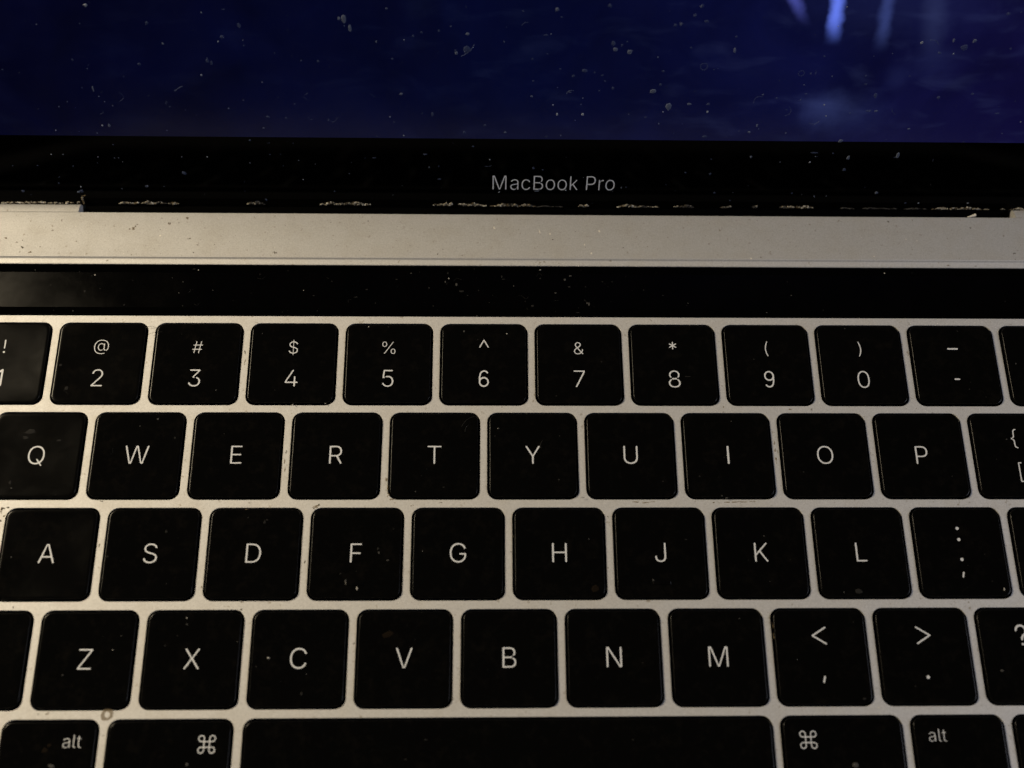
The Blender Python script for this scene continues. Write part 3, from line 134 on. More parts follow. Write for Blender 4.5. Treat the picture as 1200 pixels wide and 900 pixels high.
GRIME = [(-78.78,48.83,0.72,0.54,4),(-78,49.63,0.36,0.36,4),(-71.15,49.88,0.36,0.54,4),(-66.76,46.51,0.36,0.27,4),(-64.88,45.14,0.29,0.22,4),(-67.77,51.31,0.47,0.4,4),(-93.43,50.73,0.25,0.25,4),(-95.02,48.32,0.27,0.27,4),(-104.17,46.48,0.36,0.36,4),(-100.53,44.34,0.43,0.36,5),(-100.9,43.35,0.25,0.18,5),(-98.82,43.37,0.54,0.36,4),(-101.93,45.51,0.36,0.25,4),(-96.92,44.55,0.29,0.18,4),(-48.78,43.46,0.43,0.36,5),(-65.58,43.36,0.25,0.21,5),(-39.8,42.36,0.25,0.18,5),(-83.06,41.63,0.36,0.18,4),(-84.69,42.2,0.71,0.14,4),(8.57,46.87,0.27,0.18,5),(-15.33,43.35,0.18,0.25,5),(-14.28,44.45,0.18,0.18,5),(-10.02,43.09,0.54,0.12,4),(16.61,43.73,0.36,0.54,6),(-3.64,49.51,0.43,0.36,6),(5.84,48.76,0.18,0.72,6),(8.15,48.18,0.36,0.54,6),(18.4,49.05,0.27,0.72,6),(15.24,45.62,0.22,0.36,6),(50,42.56,0.53,0.36,6),(13.9,41.01,0.18,0.21,6),(4.51,42.31,0.21,0.18,6),(105.63,44.14,0.36,0.23,5),(97.23,50.16,0.36,0.18,5),(79.85,51.48,0.23,0.36,5),(83.14,47.43,0.27,0.18,6),(91.37,41.52,0.53,0.23,4),(97.14,41.35,0.36,0.14,4),(52,42.87,0.23,0.23,5),(23.26,45.06,0.18,0.18,5),(-95.91,-10.39,0.56,0.49,5),(-95.15,-10.15,0.43,0.23,5),(-96.15,-10.88,0.33,0.49,4),(-96.18,-12.68,0.33,0.33,5),(-95.54,-11.7,0.33,0.25,4),(-93.06,-8.71,0.17,0.17,5),(-77.94,-8.92,0.33,0.16,5),(-77.7,-8.92,0.33,0.16,5),(-37.37,-9.95,0.99,0.33,4),(-36.74,-9.62,0.4,0.23,5),(-37.84,-10.28,0.25,0.23,5),(-24.31,-4.6,0.23,0.66,4),(-24.09,-6.29,0.27,0.83,4),(-23.88,-7.63,0.33,0.66,4),(-23.2,-8.55,0.5,0.23,4),(-19.27,-9.8,0.43,0.16,4),(-13.93,-9.22,0.4,0.16,5),(-2.15,10.06,0.15,0.15,5),(-53.28,21.79,0.24,0.87,5),(-53.26,19.41,0.21,0.69,4),(-43.95,-0.87,0.17,0.84,4),(-43.74,0.84,0.17,0.5,5),(-43.81,-2.91,0.17,0.5,4),(-63.04,-0.87,0.17,0.23,5),(-49.99,-9.19,0.33,0.16,4),(40.69,-9.17,1.15,0.16,4),(43.16,-9.18,1.48,0.2,4),(45.97,-9.09,0.82,0.16,4),(38.38,-9.24,0.49,0.15,4),(23.44,-9.16,0.99,0.18,4),(25.08,-9.21,1.15,0.16,4),(26.72,-9.1,0.66,0.13,4),(51.14,1.24,0.25,0.67,4),(51.2,-0.84,0.25,0.84,4),(51.18,2.63,0.17,0.5,4),(54.9,9.61,0.68,0.17,4),(59.17,9.62,0.25,0.25,5),(41.59,9.15,0.22,0.17,4),(41.67,10.13,0.24,0.2,4),(-49.96,-29.27,0.32,0.26,5),(-49.92,-27.87,0.4,0.13,4),(-57.5,-25.04,0.19,0.48,4),(-72.17,-50.95,0.22,0.18,5),(-83.97,-47.3,0.23,0.15,5),(-82.5,-47.17,0.46,0.31,4),(-91.32,-28.67,0.19,0.32,5),(-38.98,-20.51,0.24,0.4,5),(-39.34,-22.41,0.16,0.16,4),(85.09,-36.82,0.16,0.47,4),(65.44,-46.94,0.23,0.16,6),(17.93,-11.98,0.16,0.16,5),(17.56,-21.75,0.16,0.26,4),(47.61,-32.37,0.16,0.64,4),(47.59,-34.22,0.16,0.63,4),(-29.12,-35.46,0.19,0.32,5),(-0.48,-18.66,0.16,0.16,5),(-0.14,-15.9,0.16,0.33,4),(-50.38,-10.43,0.33,0.16,4),(-18.57,8.17,0.17,0.17,4),(-17.53,-0.86,0.17,0.25,4),(-77.18,-17.39,0.21,0.49,5),(-71.66,7.75,0.17,0.17,4)]

rng = random.Random(11)


# ------------------------------------------------------------------ materials
def new_mat(name):
    m = bpy.data.materials.new(name)
    m.use_nodes = True
    nt = m.node_tree
    p = nt.nodes['Principled BSDF']
    return m, nt, p


def node(nt, kind, **kw):
    n = nt.nodes.new(kind)
    for k, v in kw.items():
        if k in n.inputs:
            n.inputs[k].default_value = v
        else:
            setattr(n, k, v)
    return n


def ramp(nt, src, stops):
    r = nt.nodes.new('ShaderNodeValToRGB')
    e = r.color_ramp.elements
    while len(e) < len(stops):
        e.new(0.5)
    for i, (pos, c) in enumerate(stops):
        e[i].position = pos
        e[i].color = (*c, 1) if len(c) == 3 else c
    nt.links.new(src, r.inputs['Fac'])
    return r


def plain(name, col, rough, spec=0.5, metallic=0.0):
    m, nt, p = new_mat(name)
    p.inputs['Base Color'].default_value = (*col, 1)
    p.inputs['Roughness'].default_value = rough
    p.inputs['Specular IOR Level'].default_value = spec
    p.inputs['Metallic'].default_value = metallic
    return m


def mat_aluminium(name, lo, hi, rough):
    m, nt, p = new_mat(name)
    L = nt.links
    tc = node(nt, 'ShaderNodeTexCoord')
    grain = node(nt, 'ShaderNodeTexNoise', Scale=3600.0, Detail=2.0, Roughness=0.7)
    wear = node(nt, 'ShaderNodeTexNoise', Scale=170.0, Detail=5.0, Roughness=0.65)
    spot = node(nt, 'ShaderNodeTexNoise', Scale=900.0, Detail=3.0, Roughness=0.6)
    for n in (grain, wear, spot):
        L.new(tc.outputs['Object'], n.inputs['Vector'])
    g = ramp(nt, grain.outputs['Fac'], [(0.25, (lo,) * 3), (0.75, (hi,) * 3)])
    w = ramp(nt, wear.outputs['Fac'], [(0.30, (0.955, 0.94, 0.91)), (0.55, (1, 1, 1))])
    s = ramp(nt, spot.outputs['Fac'], [(0.25, (0.62, 0.57, 0.49)), (0.35, (1, 1, 1))])
    m1 = node(nt, 'ShaderNodeMix', data_type='RGBA', blend_type='MULTIPLY')
    m2 = node(nt, 'ShaderNodeMix', data_type='RGBA', blend_type='MULTIPLY')
    for mx in (m1, m2):
        mx.inputs[0].default_value = 1.0
    L.new(g.outputs['Color'], m1.inputs[6])
    L.new(w.outputs['Color'], m1.inputs[7])
    L.new(m1.outputs[2], m2.inputs[6])
    L.new(s.outputs['Color'], m2.inputs[7])
    L.new(m2.outputs[2], p.inputs['Base Color'])
    p.inputs['Metallic'].default_value = 0.55
    rr = ramp(nt, wear.outputs['Fac'], [(0.3, (rough + 0.03,) * 3), (0.7, (rough - 0.03,) * 3)])
    L.new(rr.outputs['Color'], p.inputs['Roughness'])
    b = node(nt, 'ShaderNodeBump', Strength=0.25, Distance=0.00003)
    L.new(grain.outputs['Fac'], b.inputs['Height'])
    L.new(b.outputs['Normal'], p.inputs['Normal'])
    return m


def satin(nt, p, ior, rough_socket, color_socket, normal_socket=None, gloss=(1, 1, 1)):
    """Black satin: dark diffuse under a short-tailed glossy coat."""
    L = nt.links
    d = nt.nodes.new('ShaderNodeBsdfDiffuse')
    g = nt.nodes.new('ShaderNodeBsdfAnisotropic')
    g.distribution = 'BECKMANN'
    g.inputs['Color'].default_value = (*gloss, 1)
    fr = nt.nodes.new('ShaderNodeFresnel')
    fr.inputs['IOR'].default_value = ior
    mx = nt.nodes.new('ShaderNodeMixShader')
    L.new(color_socket, d.inputs['Color'])
    L.new(rough_socket, g.inputs['Roughness'])
    if normal_socket:
        L.new(normal_socket, d.inputs['Normal'])
        L.new(normal_socket, g.inputs['Normal'])
    L.new(fr.outputs[0], mx.inputs[0])
    L.new(d.outputs[0], mx.inputs[1])
    L.new(g.outputs[0], mx.inputs[2])
    out = [n for n in nt.nodes if n.type == 'OUTPUT_MATERIAL'][0]
    L.new(mx.outputs[0], out.inputs['Surface'])
    nt.nodes.remove(p)


def mat_keycap():
    m, nt, p = new_mat('black_keycap_plastic')
    L = nt.links
    tc = node(nt, 'ShaderNodeTexCoord')
    geo = node(nt, 'ShaderNodeObjectInfo')
    add = node(nt, 'ShaderNodeVectorMath', operation='ADD')
    L.new(tc.outputs['Object'], add.inputs[0])
    L.new(geo.outputs['Location'], add.inputs[1])
    grease = node(nt, 'ShaderNodeTexNoise', Scale=140.0, Detail=4.0, Roughness=0.6, Distortion=0.6)
    fine = node(nt, 'ShaderNodeTexNoise', Scale=6500.0, Detail=1.0)
    film = node(nt, 'ShaderNodeTexNoise', Scale=420.0, Detail=5.0, Roughness=0.7)
    for n in (grease, fine, film):
        L.new(add.outputs['Vector'], n.inputs['Vector'])
    r = ramp(nt, grease.outputs['Fac'], [(0.30, (0.285,) * 3), (0.70, (0.315,) * 3)])
    c = ramp(nt, film.outputs['Fac'], [(0.50, (0.0018, 0.0018, 0.0018)), (0.80, (0.0045, 0.004, 0.0035))])
    b = node(nt, 'ShaderNodeBump', Strength=0.12, Distance=0.00002)
    L.new(fine.outputs['Fac'], b.inputs['Height'])
    satin(nt, p, 1.27, r.outputs['Color'], c.outputs['Color'], b.outputs['Normal'])
    return m


def mat_glass(name, rough, film_strength, spec=0.5, tint=(1, 1, 1)):
    m, nt, p = new_mat(name)
    L = nt.links
    tc = node(nt, 'ShaderNodeTexCoord')
    film = node(nt, 'ShaderNodeTexNoise', Scale=60.0, Detail=7.0, Roughness=0.75, Distortion=0.2)
    L.new(tc.outputs['Object'], film.inputs['Vector'])
    lo, hi = 0.0006, film_strength
    c = ramp(nt, film.outputs['Fac'], [(0.42, (lo,) * 3), (0.75, tuple(hi * t for t in tint))])
    r = ramp(nt, film.outputs['Fac'], [(0.35, (rough,) * 3), (0.75, (rough + 0.04,) * 3)])
    satin(nt, p, spec, r.outputs['Color'], c.outputs['Color'])
    return m


def mat_screen():
    """Glossy display showing a dark blue picture with a few light streaks. Object coords: metres on the lid."""
    m, nt, p = new_mat('lit_display')
    L = nt.links
    tc = node(nt, 'ShaderNodeTexCoord')
    sep = node(nt, 'ShaderNodeSeparateXYZ')
    mp = node(nt, 'ShaderNodeMapping')
    mp.inputs['Scale'].default_value = (1000, 1000, 1000)
    L.new(tc.outputs['Object'], mp.inputs['Vector'])
    L.new(mp.outputs['Vector'], sep.inputs['Vector'])
    X, Y = sep.outputs['X'], sep.outputs['Y']

    def math_(op, a, b=None, c=None, clamp=False):
        n = node(nt, 'ShaderNodeMath', operation=op)
        n.use_clamp = clamp
        for i, v in enumerate((a, b, c)):
            if v is None:
                continue
            if isinstance(v, (int, float)):
                n.inputs[i].default_value = v
            else:
                L.new(v, n.inputs[i])
        return n.outputs[0]

    def mapr(v, a, b, c=0.0, d=1.0, smooth=True):
        n = node(nt, 'ShaderNodeMapRange')
        n.interpolation_type = 'SMOOTHSTEP' if smooth else 'LINEAR'
        L.new(v, n.inputs['Value'])
        for k, q in zip(('From Min', 'From Max', 'To Min', 'To Max'), (a, b, c, d)):
            n.inputs[k].default_value = q
        return n.outputs[0]

    cloud = node(nt, 'ShaderNodeTexNoise', Scale=0.045, Detail=5.0, Roughness=0.55, Distortion=0.7)
    wisp = node(nt, 'ShaderNodeTexNoise', Scale=0.14, Detail=3.0, Roughness=0.5, Distortion=0.5)
    L.new(mp.outputs['Vector'], cloud.inputs['Vector'])
    st = node(nt, 'ShaderNodeMapping')
    st.inputs['Scale'].default_value = (0.6, 1.6, 1)
    L.new(mp.outputs['Vector'], st.inputs['Vector'])
    L.new(st.outputs['Vector'], wisp.inputs['Vector'])
    # picture: darker navy on one side, bluer and more violet on the other
    side = mapr(X, -95.0, 100.0, smooth=False)
    base = ramp(nt, side, [(0.0, (0.0008, 0.0011, 0.0100)), (0.5, (0.0010, 0.0020, 0.0180)), (0.8, (0.0028, 0.0036, 0.0310)), (1.0, (0.0040, 0.0032, 0.0310))])
    cl = ramp(nt, cloud.outputs['Fac'], [(0.30, (0.70,) * 3), (0.70, (1.30,) * 3)])
    mul = node(nt, 'ShaderNodeMix', data_type='RGBA', blend_type='MULTIPLY')
    mul.inputs[0].default_value = 1.0
    L.new(base.outputs['Color'], mul.inputs[6])
    L.new(cl.outputs['Color'], mul.inputs[7])
    wf = mapr(wisp.outputs['Fac'], 0.50, 0.78, 0.0, 1.0)
    wf = math_('MULTIPLY', wf, mapr(X, -60.0, 95.0, 0.15, 0.9))
    col = mul.outputs[2]

    def addc(prev, fac, c):
        n = node(nt, 'ShaderNodeMix', data_type='RGBA', blend_type='ADD')
        n.clamp_factor = False
        L.new(fac, n.inputs[0])
        L.new(prev, n.inputs[6])
        n.inputs[7].default_value = (*c, 1)
        return n.outputs[2]

    col = addc(col, wf, (0.006, 0.008, 0.020))
    # streaks: (x at foot, foot height, slope, half width, strength, colour)
    wob = node(nt, 'ShaderNodeTexNoise', Scale=0.35, Detail=3.0)
    L.new(mp.outputs['Vector'], wob.inputs['Vector'])
    wx = math_('MULTIPLY', math_('SUBTRACT', wob.outputs['Fac'], 0.5), 1.6)
    for x0, v0, slope, hw, s, c in STREAKS:
        dx = math_('SUBTRACT', math_('ADD', X, wx), math_('ADD', math_('MULTIPLY', math_('SUBTRACT', Y, v0), slope), x0))
        prof = mapr(math_('ABSOLUTE', dx), 0.0, hw * 1.6, 1.0, 0.0)
        rise = mapr(Y, v0 - 2.2, v0 + 4.5)
        fall = mapr(Y, v0 + 15.0, v0 + 60.0, 1.0, 0.0)
        fac = math_('MULTIPLY', math_('MULTIPLY', prof, rise), math_('MULTIPLY', fall, s))
        col = addc(col, fac, c)
    # soft pale patches in the picture
    for x0, v0, rx, ry, s in PATCHES:
        ax = math_('DIVIDE', math_('SUBTRACT', X, x0), rx)
        ay = math_('DIVIDE', math_('SUBTRACT', Y, v0), ry)
        d = math_('SQRT', math_('ADD', math_('MULTIPLY', ax, ax), math_('MULTIPLY', ay, ay)))
        f = math_('MULTIPLY', mapr(math_('ADD', d, math_('MULTIPLY', wx, 0.35)), 0.1, 1.1, 1.0, 0.0), s)
        col = addc(col, f, (0.020, 0.028, 0.085))
    L.new(col, p.inputs['Emission Color'])
    p.inputs['Emission Strength'].default_value = 1.0
    film = node(nt, 'ShaderNodeTexNoise', Scale=70.0, Detail=7.0, Roughness=0.75, Distortion=0.15)
    L.new(tc.outputs['Object'], film.inputs['Vector'])
    fc = ramp(nt, film.outputs['Fac'], [(0.42, (0.001,) * 3), (0.78, (0.006, 0.006, 0.007))])
    L.new(fc.outputs['Color'], p.inputs['Base Color'])
    p.inputs['Roughness'].default_value = 0.14
    p.inputs['Specular IOR Level'].default_value = 0.35
    return m


STREAKS = [(53.2, 42.4, -0.62, 1.15, 0.34, (0.16, 0.19, 0.85)), (59.95, 38.7, -0.10, 1.2, 1.0, (0.12, 0.19, 0.80)),
           (69.4, 37.0, -0.10, 1.2, 0.14, (0.16, 0.24, 0.80)), (79.6, 35.5, -0.22, 2.2, 0.035, (0.25, 0.33, 0.75))]
PATCHES = [(61.5, 23.7, 6.0, 5.0, 0.45), (65.0, 22.5, 12.0, 6.0, 0.25), (80.5, 33.5, 6.5, 4.5, 0.18), (74.5, 30.5, 3.2, 4.0, 0.16), (72.0, 45.0, 26.0, 9.0, 0.14)]

ALU = mat_aluminium('bead_blasted_aluminium', 0.48, 0.63, 0.66)
CASE = mat_aluminium('dimmed_case_aluminium', 0.395, 0.525, 0.74)  # aluminium with a darkened colour, toning down lamp glare on the rear strip
KEY = mat_keycap()
LEGEND = plain('off_white_legend_print', (0.56, 0.58, 0.61), 0.55, 0.3)
WELL = plain('matte_black_well', (0.004, 0.004, 0.004), 0.85, 0.15)
BEZEL = mat_glass('black_bezel_glass', 0.06, 0.0005, 1.12)
BARGLASS = mat_glass('touch_bar_glass', 0.22, 0.0010, 1.34)
BARSTRIP = mat_glass('touch_bar_display', 0.30, 0.0012, 1.45, (1.0, 0.85, 0.75))
SCREEN = mat_screen()
RUBBER = plain('black_rubber', (0.001, 0.001, 0.001), 0.9, 0.02)
HINGE = plain('black_hinge_plastic', (0.001, 0.001, 0.001), 0.9, 0.02)
WORD = plain('grey_printed_wordmark', (0.88, 0.90, 0.94), 0.5, 0.3)


def thin_lint(name, col, cover):
    m, nt, p = new_mat(name)
    p.inputs['Base Color'].default_value = (*col, 1)
    p.inputs['Roughness'].default_value = 0.9
    p.inputs['Specular IOR Level'].default_value = 0.1
    p.inputs['Alpha'].default_value = cover
    return m


DIRT = [thin_lint('dust_faint', (0.10, 0.13, 0.23), 0.5), thin_lint('dust_grey', (0.19, 0.225, 0.31), 0.65),
        thin_lint('dust_white', (0.36, 0.40, 0.48), 0.9), thin_lint('brown_smear', (0.014, 0.009, 0.005), 0.45),
        thin_lint('brown_grime', (0.22, 0.17, 0.10), 0.55), thin_lint('dark_grime', (0.11, 0.095, 0.07), 0.7),
        plain('pale_lint', (0.66, 0.63, 0.56), 0.9, 0.1), plain('tan_crumb', (0.33, 0.30, 0.24), 0.9, 0.1),
        thin_lint('key_lint_faint', (0.035, 0.034, 0.033), 0.45), thin_lint('key_lint', (0.09, 0.088, 0.085), 0.6), thin_lint('key_lint_pale', (0.34, 0.33, 0.31), 0.85)]
KEYLINT = {0: 8, 1: 9, 2: 10, 3: 3}

# ------------------------------------------------------------------ builders
ORIGIN = {}


def new_mesh(name, verts, faces, mats, smooth=False, mat_idx=None):
    me = bpy.data.meshes.new(name)
    me.from_pydata([(x * MM, y * MM, z * MM) for x, y, z in verts], [], faces)
    for m in (mats if isinstance(mats, (list, tuple)) else [mats]):
        me.materials.append(m)
    if mat_idx:
        me.polygons.foreach_set('material_index', mat_idx)
    if smooth:
        me.polygons.foreach_set('use_smooth', [True] * len(me.polygons))
    me.update()
    return me


def place(name, me, origin, parent=None, rot=None):
    """Link a mesh with its origin at a point of the laptop frame (mm, key tops at z=0)."""
    o = bpy.data.objects.new(name, me)
    COL.objects.link(o)
    ORIGIN[o.name] = Vector(origin)
    if parent is None:
        o.location = (origin[0] * MM, origin[1] * MM, (origin[2] + LIFT) * MM)
    else:
        o.parent = parent
        o.location = (Vector(origin) - ORIGIN[parent.name]) * MM
    if rot:
        o.rotation_euler = rot
    return o


def round_rect(w, h, r, n=6):
    pts = []
    for cx, cy, a0 in ((w / 2 - r, h / 2 - r, 0), (-w / 2 + r, h / 2 - r, 90), (-w / 2 + r, -h / 2 + r, 180), (w / 2 - r, -h / 2 + r, 270)):
        for i in range(n + 1):
            a = math.radians(a0 + 90 * i / n)
            pts.append((cx + r * math.cos(a), cy + r * math.sin(a)))
    return pts


def loft(rings, close_top=True, close_bottom=True):
    n = len(rings[0])
    v = [p for r in rings for p in r]
    f = []
    for k in range(len(rings) - 1):
        for i in range(n):
            j = (i + 1) % n
            f.append((k * n + i, k * n + j, (k + 1) * n + j, (k + 1) * n + i))
    if close_bottom:
        f.append(tuple(range(n - 1, -1, -1)))
    if close_top:
        f.append(tuple((len(rings) - 1) * n + i for i in range(n)))
    return v, f


def plate_with_holes(name, outer, holes, z_top, thick, bevel, mat):
    """Flat sheet with real cut-outs and small rounded edges, through a filled 2-D curve."""
    cu = bpy.data.curves.new(name + '_outline', 'CURVE')
    cu.dimensions = '2D'
    cu.fill_mode = 'BOTH'
    cu.extrude = (thick / 2 - bevel) * MM
    cu.bevel_depth = bevel * MM
    cu.bevel_resolution = 2
    cu.offset = -bevel * MM
    for loop in [outer] + holes:
        s = cu.splines.new('POLY')
        s.points.add(len(loop) - 1)
        for q, (x, y) in zip(s.points, loop):
            q.co = (x * MM, y * MM, 0, 1)
        s.use_cyclic_u = True
    tmp = bpy.data.objects.new(name + '_outline', cu)
    COL.objects.link(tmp)
    dg = bpy.context.evaluated_depsgraph_get()
    dg.update()
    me = bpy.data.meshes.new_from_object(tmp.evaluated_get(dg))
    bpy.data.objects.remove(tmp)
    bpy.data.curves.remove(cu)
    me.name = name
    for v in me.vertices:
        v.co.z += (z_top - thick / 2) * MM
    me.materials.clear()
    me.materials.append(mat)
    me.polygons.foreach_set('use_smooth', [False] * len(me.polygons))
    return me


def box(x0, x1, y0, y1, z0, z1, b=0.0):
    w, h = x1 - x0, y1 - y0
    cx, cy = (x0 + x1) / 2, (y0 + y1) / 2
    r = max(b, 0.02)

    def ring(inset, z):
        return [(cx + x, cy + y, z) for x, y in round_rect(w - 2 * inset, h - 2 * inset, max(r - inset, 0.01), 3)]
    return loft([ring(0, z0), ring(0, z1 - b), ring(b * 0.3, z1 - b * 0.3), ring(b, z1)])


def parse(g):
    return [[tuple(float(t) for t in q.split(',')) for q in c.split(' ')] for c in g.split('|')]


_cache = {}


def signed_area(c):
    return 0.5 * sum(c[i - 1][0] * c[i][1] - c[i - 1][1] * c[i][0] for i in range(len(c)))


def inside(p, c):
    r = False
    for i in range(len(c)):
        (x0, y0), (x1, y1) = c[i - 1], c[i]
        if (y0 > p[1]) != (y1 > p[1]) and p[0] < (x1 - x0) * (p[1] - y0) / (y1 - y0) + x0:
            r = not r
    return r


def glyph_tris(ch):
    if ch not in _cache:
        cs = parse(GLYPH[ch])
        flat = [p for c in cs for p in c]
        start, tris = [], []
        for c in cs:
            start.append(sum(len(q) for q in cs[:len(start)]))
        outers = [i for i, c in enumerate(cs) if signed_area(c) > 0]
        for o in outers:                                       # each outline with the holes inside it
            grp = [o] + [i for i, c in enumerate(cs) if i not in outers and inside(c[0], cs[o])]
            idx = [start[i] + k for i in grp for k in range(len(cs[i]))]
            for t in tessellate_polygon([[Vector((x, y, 0)) for x, y in cs[i]] for i in grp]):
                tris.append(tuple(idx[k] for k in t))
        xs = [p[0] for p in flat]
        ys = [p[1] for p in flat]
        _cache[ch] = (flat, [tuple(t) for t in tris], (min(xs), max(xs), min(ys), max(ys)))
    return _cache[ch]


ADV = {'M': .655, 'a': .390, 'c': .395, 'B': .456, 'o': .416, 'k': .380, ' ': .188, 'P': .445, 'r': .259, 'l': .189, 't': .228, 'm': .61, 'n': .409, 'd': .425}


def text_mesh(name, items, mat, surf):
    """items: (char, x, y, em size mm, x stretch, centred?) laid on the surface height function surf(x, y)."""
    V, F = [], []
    for ch, x, y, size, sx, centred in items:
        flat, tris, (x0, x1, y0, y1) = glyph_tris(ch)
        ox, oy = ((x0 + x1) / 2, (y0 + y1) / 2) if centred else (0, 0)
        k = len(V)
        for px, py in flat:
            gx, gy = x + (px - ox) / 1000 * size * sx, y + (py - oy) / 1000 * size
            V.append((gx, gy, surf(gx, gy)))
        for t in tris:
            a, b, c = (V[k + i] for i in t)
            up = (b[0] - a[0]) * (c[1] - a[1]) - (b[1] - a[1]) * (c[0] - a[0])
            F.append(tuple(k + i for i in (t if up > 0 else t[::-1])))
    return new_mesh(name, V, F, mat)


def word(s, x, y, size, sx=1.0, light=''):
    out = []
    for ch in s:
        if ch != ' ':
            out.append((light + ch, x, y, size, sx, False))
        x += ADV[ch] * size * sx
    return out


# ------------------------------------------------------------------ the laptop: case
laptop = bpy.data.objects.new('laptop', None)
COL.objects.link(laptop)
laptop.empty_display_size = 0.02
CX = 8.8                                    # centre line of the machine
ORIGIN[laptop.name] = Vector((CX, -53.0, -LIFT))
laptop.location = (CX * MM, -53.0 * MM, 0)
laptop['label'] = 'open silver aluminium laptop with black keys, black touch strip and dusty lit blue screen'
laptop['category'] = 'laptop'

PITCH = 19.0
LEFT = -129.2                               # left end of the key block
DECK = -0.45                                 # keyboard web, below the key tops
UPPER = 0.05                                # case top around the sunken keyboard
GAPX, GAPY = 1.39, 1.48
ROWY = {'number': 19.07, 'q': 0.10, 'a': -18.95, 'z': -38.02}
keys = []                                   # (cx, cy, cut-out w, h, legend)


def row(cy, spec):
    x = LEFT
    for units, legend in spec:
        w = units * PITCH
        keys.append((x + w / 2, cy, w - GAPX, PITCH - GAPY, legend))
        x += w


row(ROWY['number'], [(1, '')] + [(1, c) for c in ('1!', '2@', '3#', '4$', '5%', '6^', '7&', '8*', '9(', '0)', '-—')] + [(1, ''), (1.5, '')])
row(ROWY['q'], [(1.5, '')] + [(1, c) for c in 'QWERTYUIOP'] + [(1, '[{'), (1, ''), (1, '')])
row(ROWY['a'], [(1.75, '')] + [(1, c) for c in 'ASDFGHJKL'] + [(1, ';:'), (1, ''), (1.75, '')])
row(ROWY['z'], [(2.25, '')] + [(1, c) for c in 'ZXCVBNM'] + [(1, ',<'), (1, '.>'), (1, '/?'), (2.25, '')])
for x0, x1, legend in ((-128.5, -110.0, ''), (-108.6, -91.3, ''), (-89.92, -72.93, 'alt-left'), (-71.57, -49.5, 'command-left'), (-47.95, 46.0, 'space'),
                       (47.27, 69.3, 'command-right'), (70.66, 87.7, 'alt-right'), (89.1, 106.4, ''), (127.9, 145.5, '')):
    keys.append(((x0 + x1) / 2, -57.45, x1 - x0, 18.4, legend))
keys.append((117.15, -52.8, 18.7, 9.1, ''))
keys.append((117.15, -62.35, 18.7, 8.7, ''))

PX0, PX1, PY0, PY1 = -130.4, 146.9, -68.2, 41.25      # keyboard plate
BAR = (-128.6, 145.5, 29.38, 40.95)
holes = [[(cx + x, cy + y) for x, y in round_rect(w, h, 1.95)] for cx, cy, w, h, _ in keys]
holes.append([((BAR[0] + BAR[1]) / 2 + x, (BAR[2] + BAR[3]) / 2 + y) for x, y in round_rect(BAR[1] - BAR[0], BAR[3] - BAR[2], 0.6)])
plate = plate_with_holes('keyboard_plate', [((PX0 + PX1) / 2 + x, (PY0 + PY1) / 2 + y) for x, y in round_rect(PX1 - PX0, PY1 - PY0, 1.5)], holes, DECK, 0.30, 0.06, ALU)
place('keyboard_plate', plate, (0, 0, 0), laptop)

# case top round the sunken keyboard: flat frame, sloped edge down to the web, rounded rear shoulders
HX0, HX1, HY0, HY1 = PX0 - 1.25, PX1 + 1.25, PY0 - 1.25, PY1 + 1.25
REAR = 52.68
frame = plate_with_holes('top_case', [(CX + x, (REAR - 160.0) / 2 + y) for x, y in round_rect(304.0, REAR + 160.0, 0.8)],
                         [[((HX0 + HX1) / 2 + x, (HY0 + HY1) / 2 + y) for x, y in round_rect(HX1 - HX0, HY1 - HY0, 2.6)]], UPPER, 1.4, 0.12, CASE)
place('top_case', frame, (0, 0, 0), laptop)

prof = [(-0.06, -0.02), (0.05, -0.03), (0.15, -0.10), (0.28, -0.25), (0.40, -0.33), (0.55, -0.365), (1.0, -0.42), (1.25, -0.455), (1.42, -0.475)]
rings = []
for inset, dz in prof:
    rings.append([((HX0 + HX1) / 2 + x, (HY0 + HY1) / 2 + y, UPPER + dz) for x, y in round_rect(HX1 - HX0 - 2 * inset, HY1 - HY0 - 2 * inset, max(2.6 - inset, 0.3), 6)])
v, f = loft(rings, False, False)
place('sloped_edge', new_mesh('sloped_edge', v, f, ALU, smooth=True), (0, 0, 0), laptop)

v, f = box(CX - 151.9, CX + 151.9, -159.9, REAR - 0.1, -LIFT, UPPER - 1.42, 0.0)
base = place('case_base', new_mesh('case_base', v, f, WELL), (0, 0, 0), laptop)


def shoulder(x0, x1):
    prof = [(REAR + 0.01, UPPER - 0.02)] + [(REAR + 0.15 + 2.35 * math.sin(a), UPPER - 0.08 - 1.5 * (1 - math.cos(a))) for a in [math.pi / 2 * i / 9 for i in range(10)]]
    prof += [(REAR + 2.5, UPPER - 8.0), (REAR + 0.01, UPPER - 8.0)]
    n = len(prof)
    V = [(x0, y, z) for y, z in prof] + [(x1, y, z) for y, z in prof]
    F = [(i, i + n, (i + 1) % n + n, (i + 1) % n) for i in range(n)] + [tuple(range(n)), tuple(range(2 * n - 1, n - 1, -1))]
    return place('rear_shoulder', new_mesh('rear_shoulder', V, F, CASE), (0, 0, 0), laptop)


shoulder(CX - 151.9, -90.3)
shoulder(107.5, CX + 151.9)

# black hinge barrel in the notch
V = []
N = 20
for x in (-89.7, -89.4, 106.8, 107.1):
    r = 3.0 if abs(x - 8.7) < 98.2 else 2.7
    V += [[(x, 56.0 + r * math.cos(2 * math.pi * i / N), -4.2 + r * math.sin(2 * math.pi * i / N)) for i in range(N)]]
v, f = loft(V)
place('hinge_cover', new_mesh('hinge_cover', v, f, HINGE, smooth=True), (0, 0, 0), laptop)

# black tray under the keys
v, f = box(PX0 + 0.3, PX1 - 0.3, PY0 + 0.3, PY1 - 0.3, -3.4, -1.85, 0.0)
place('key_tray', new_mesh('key_tray', v, f, WELL), (0, 0, 0), laptop)

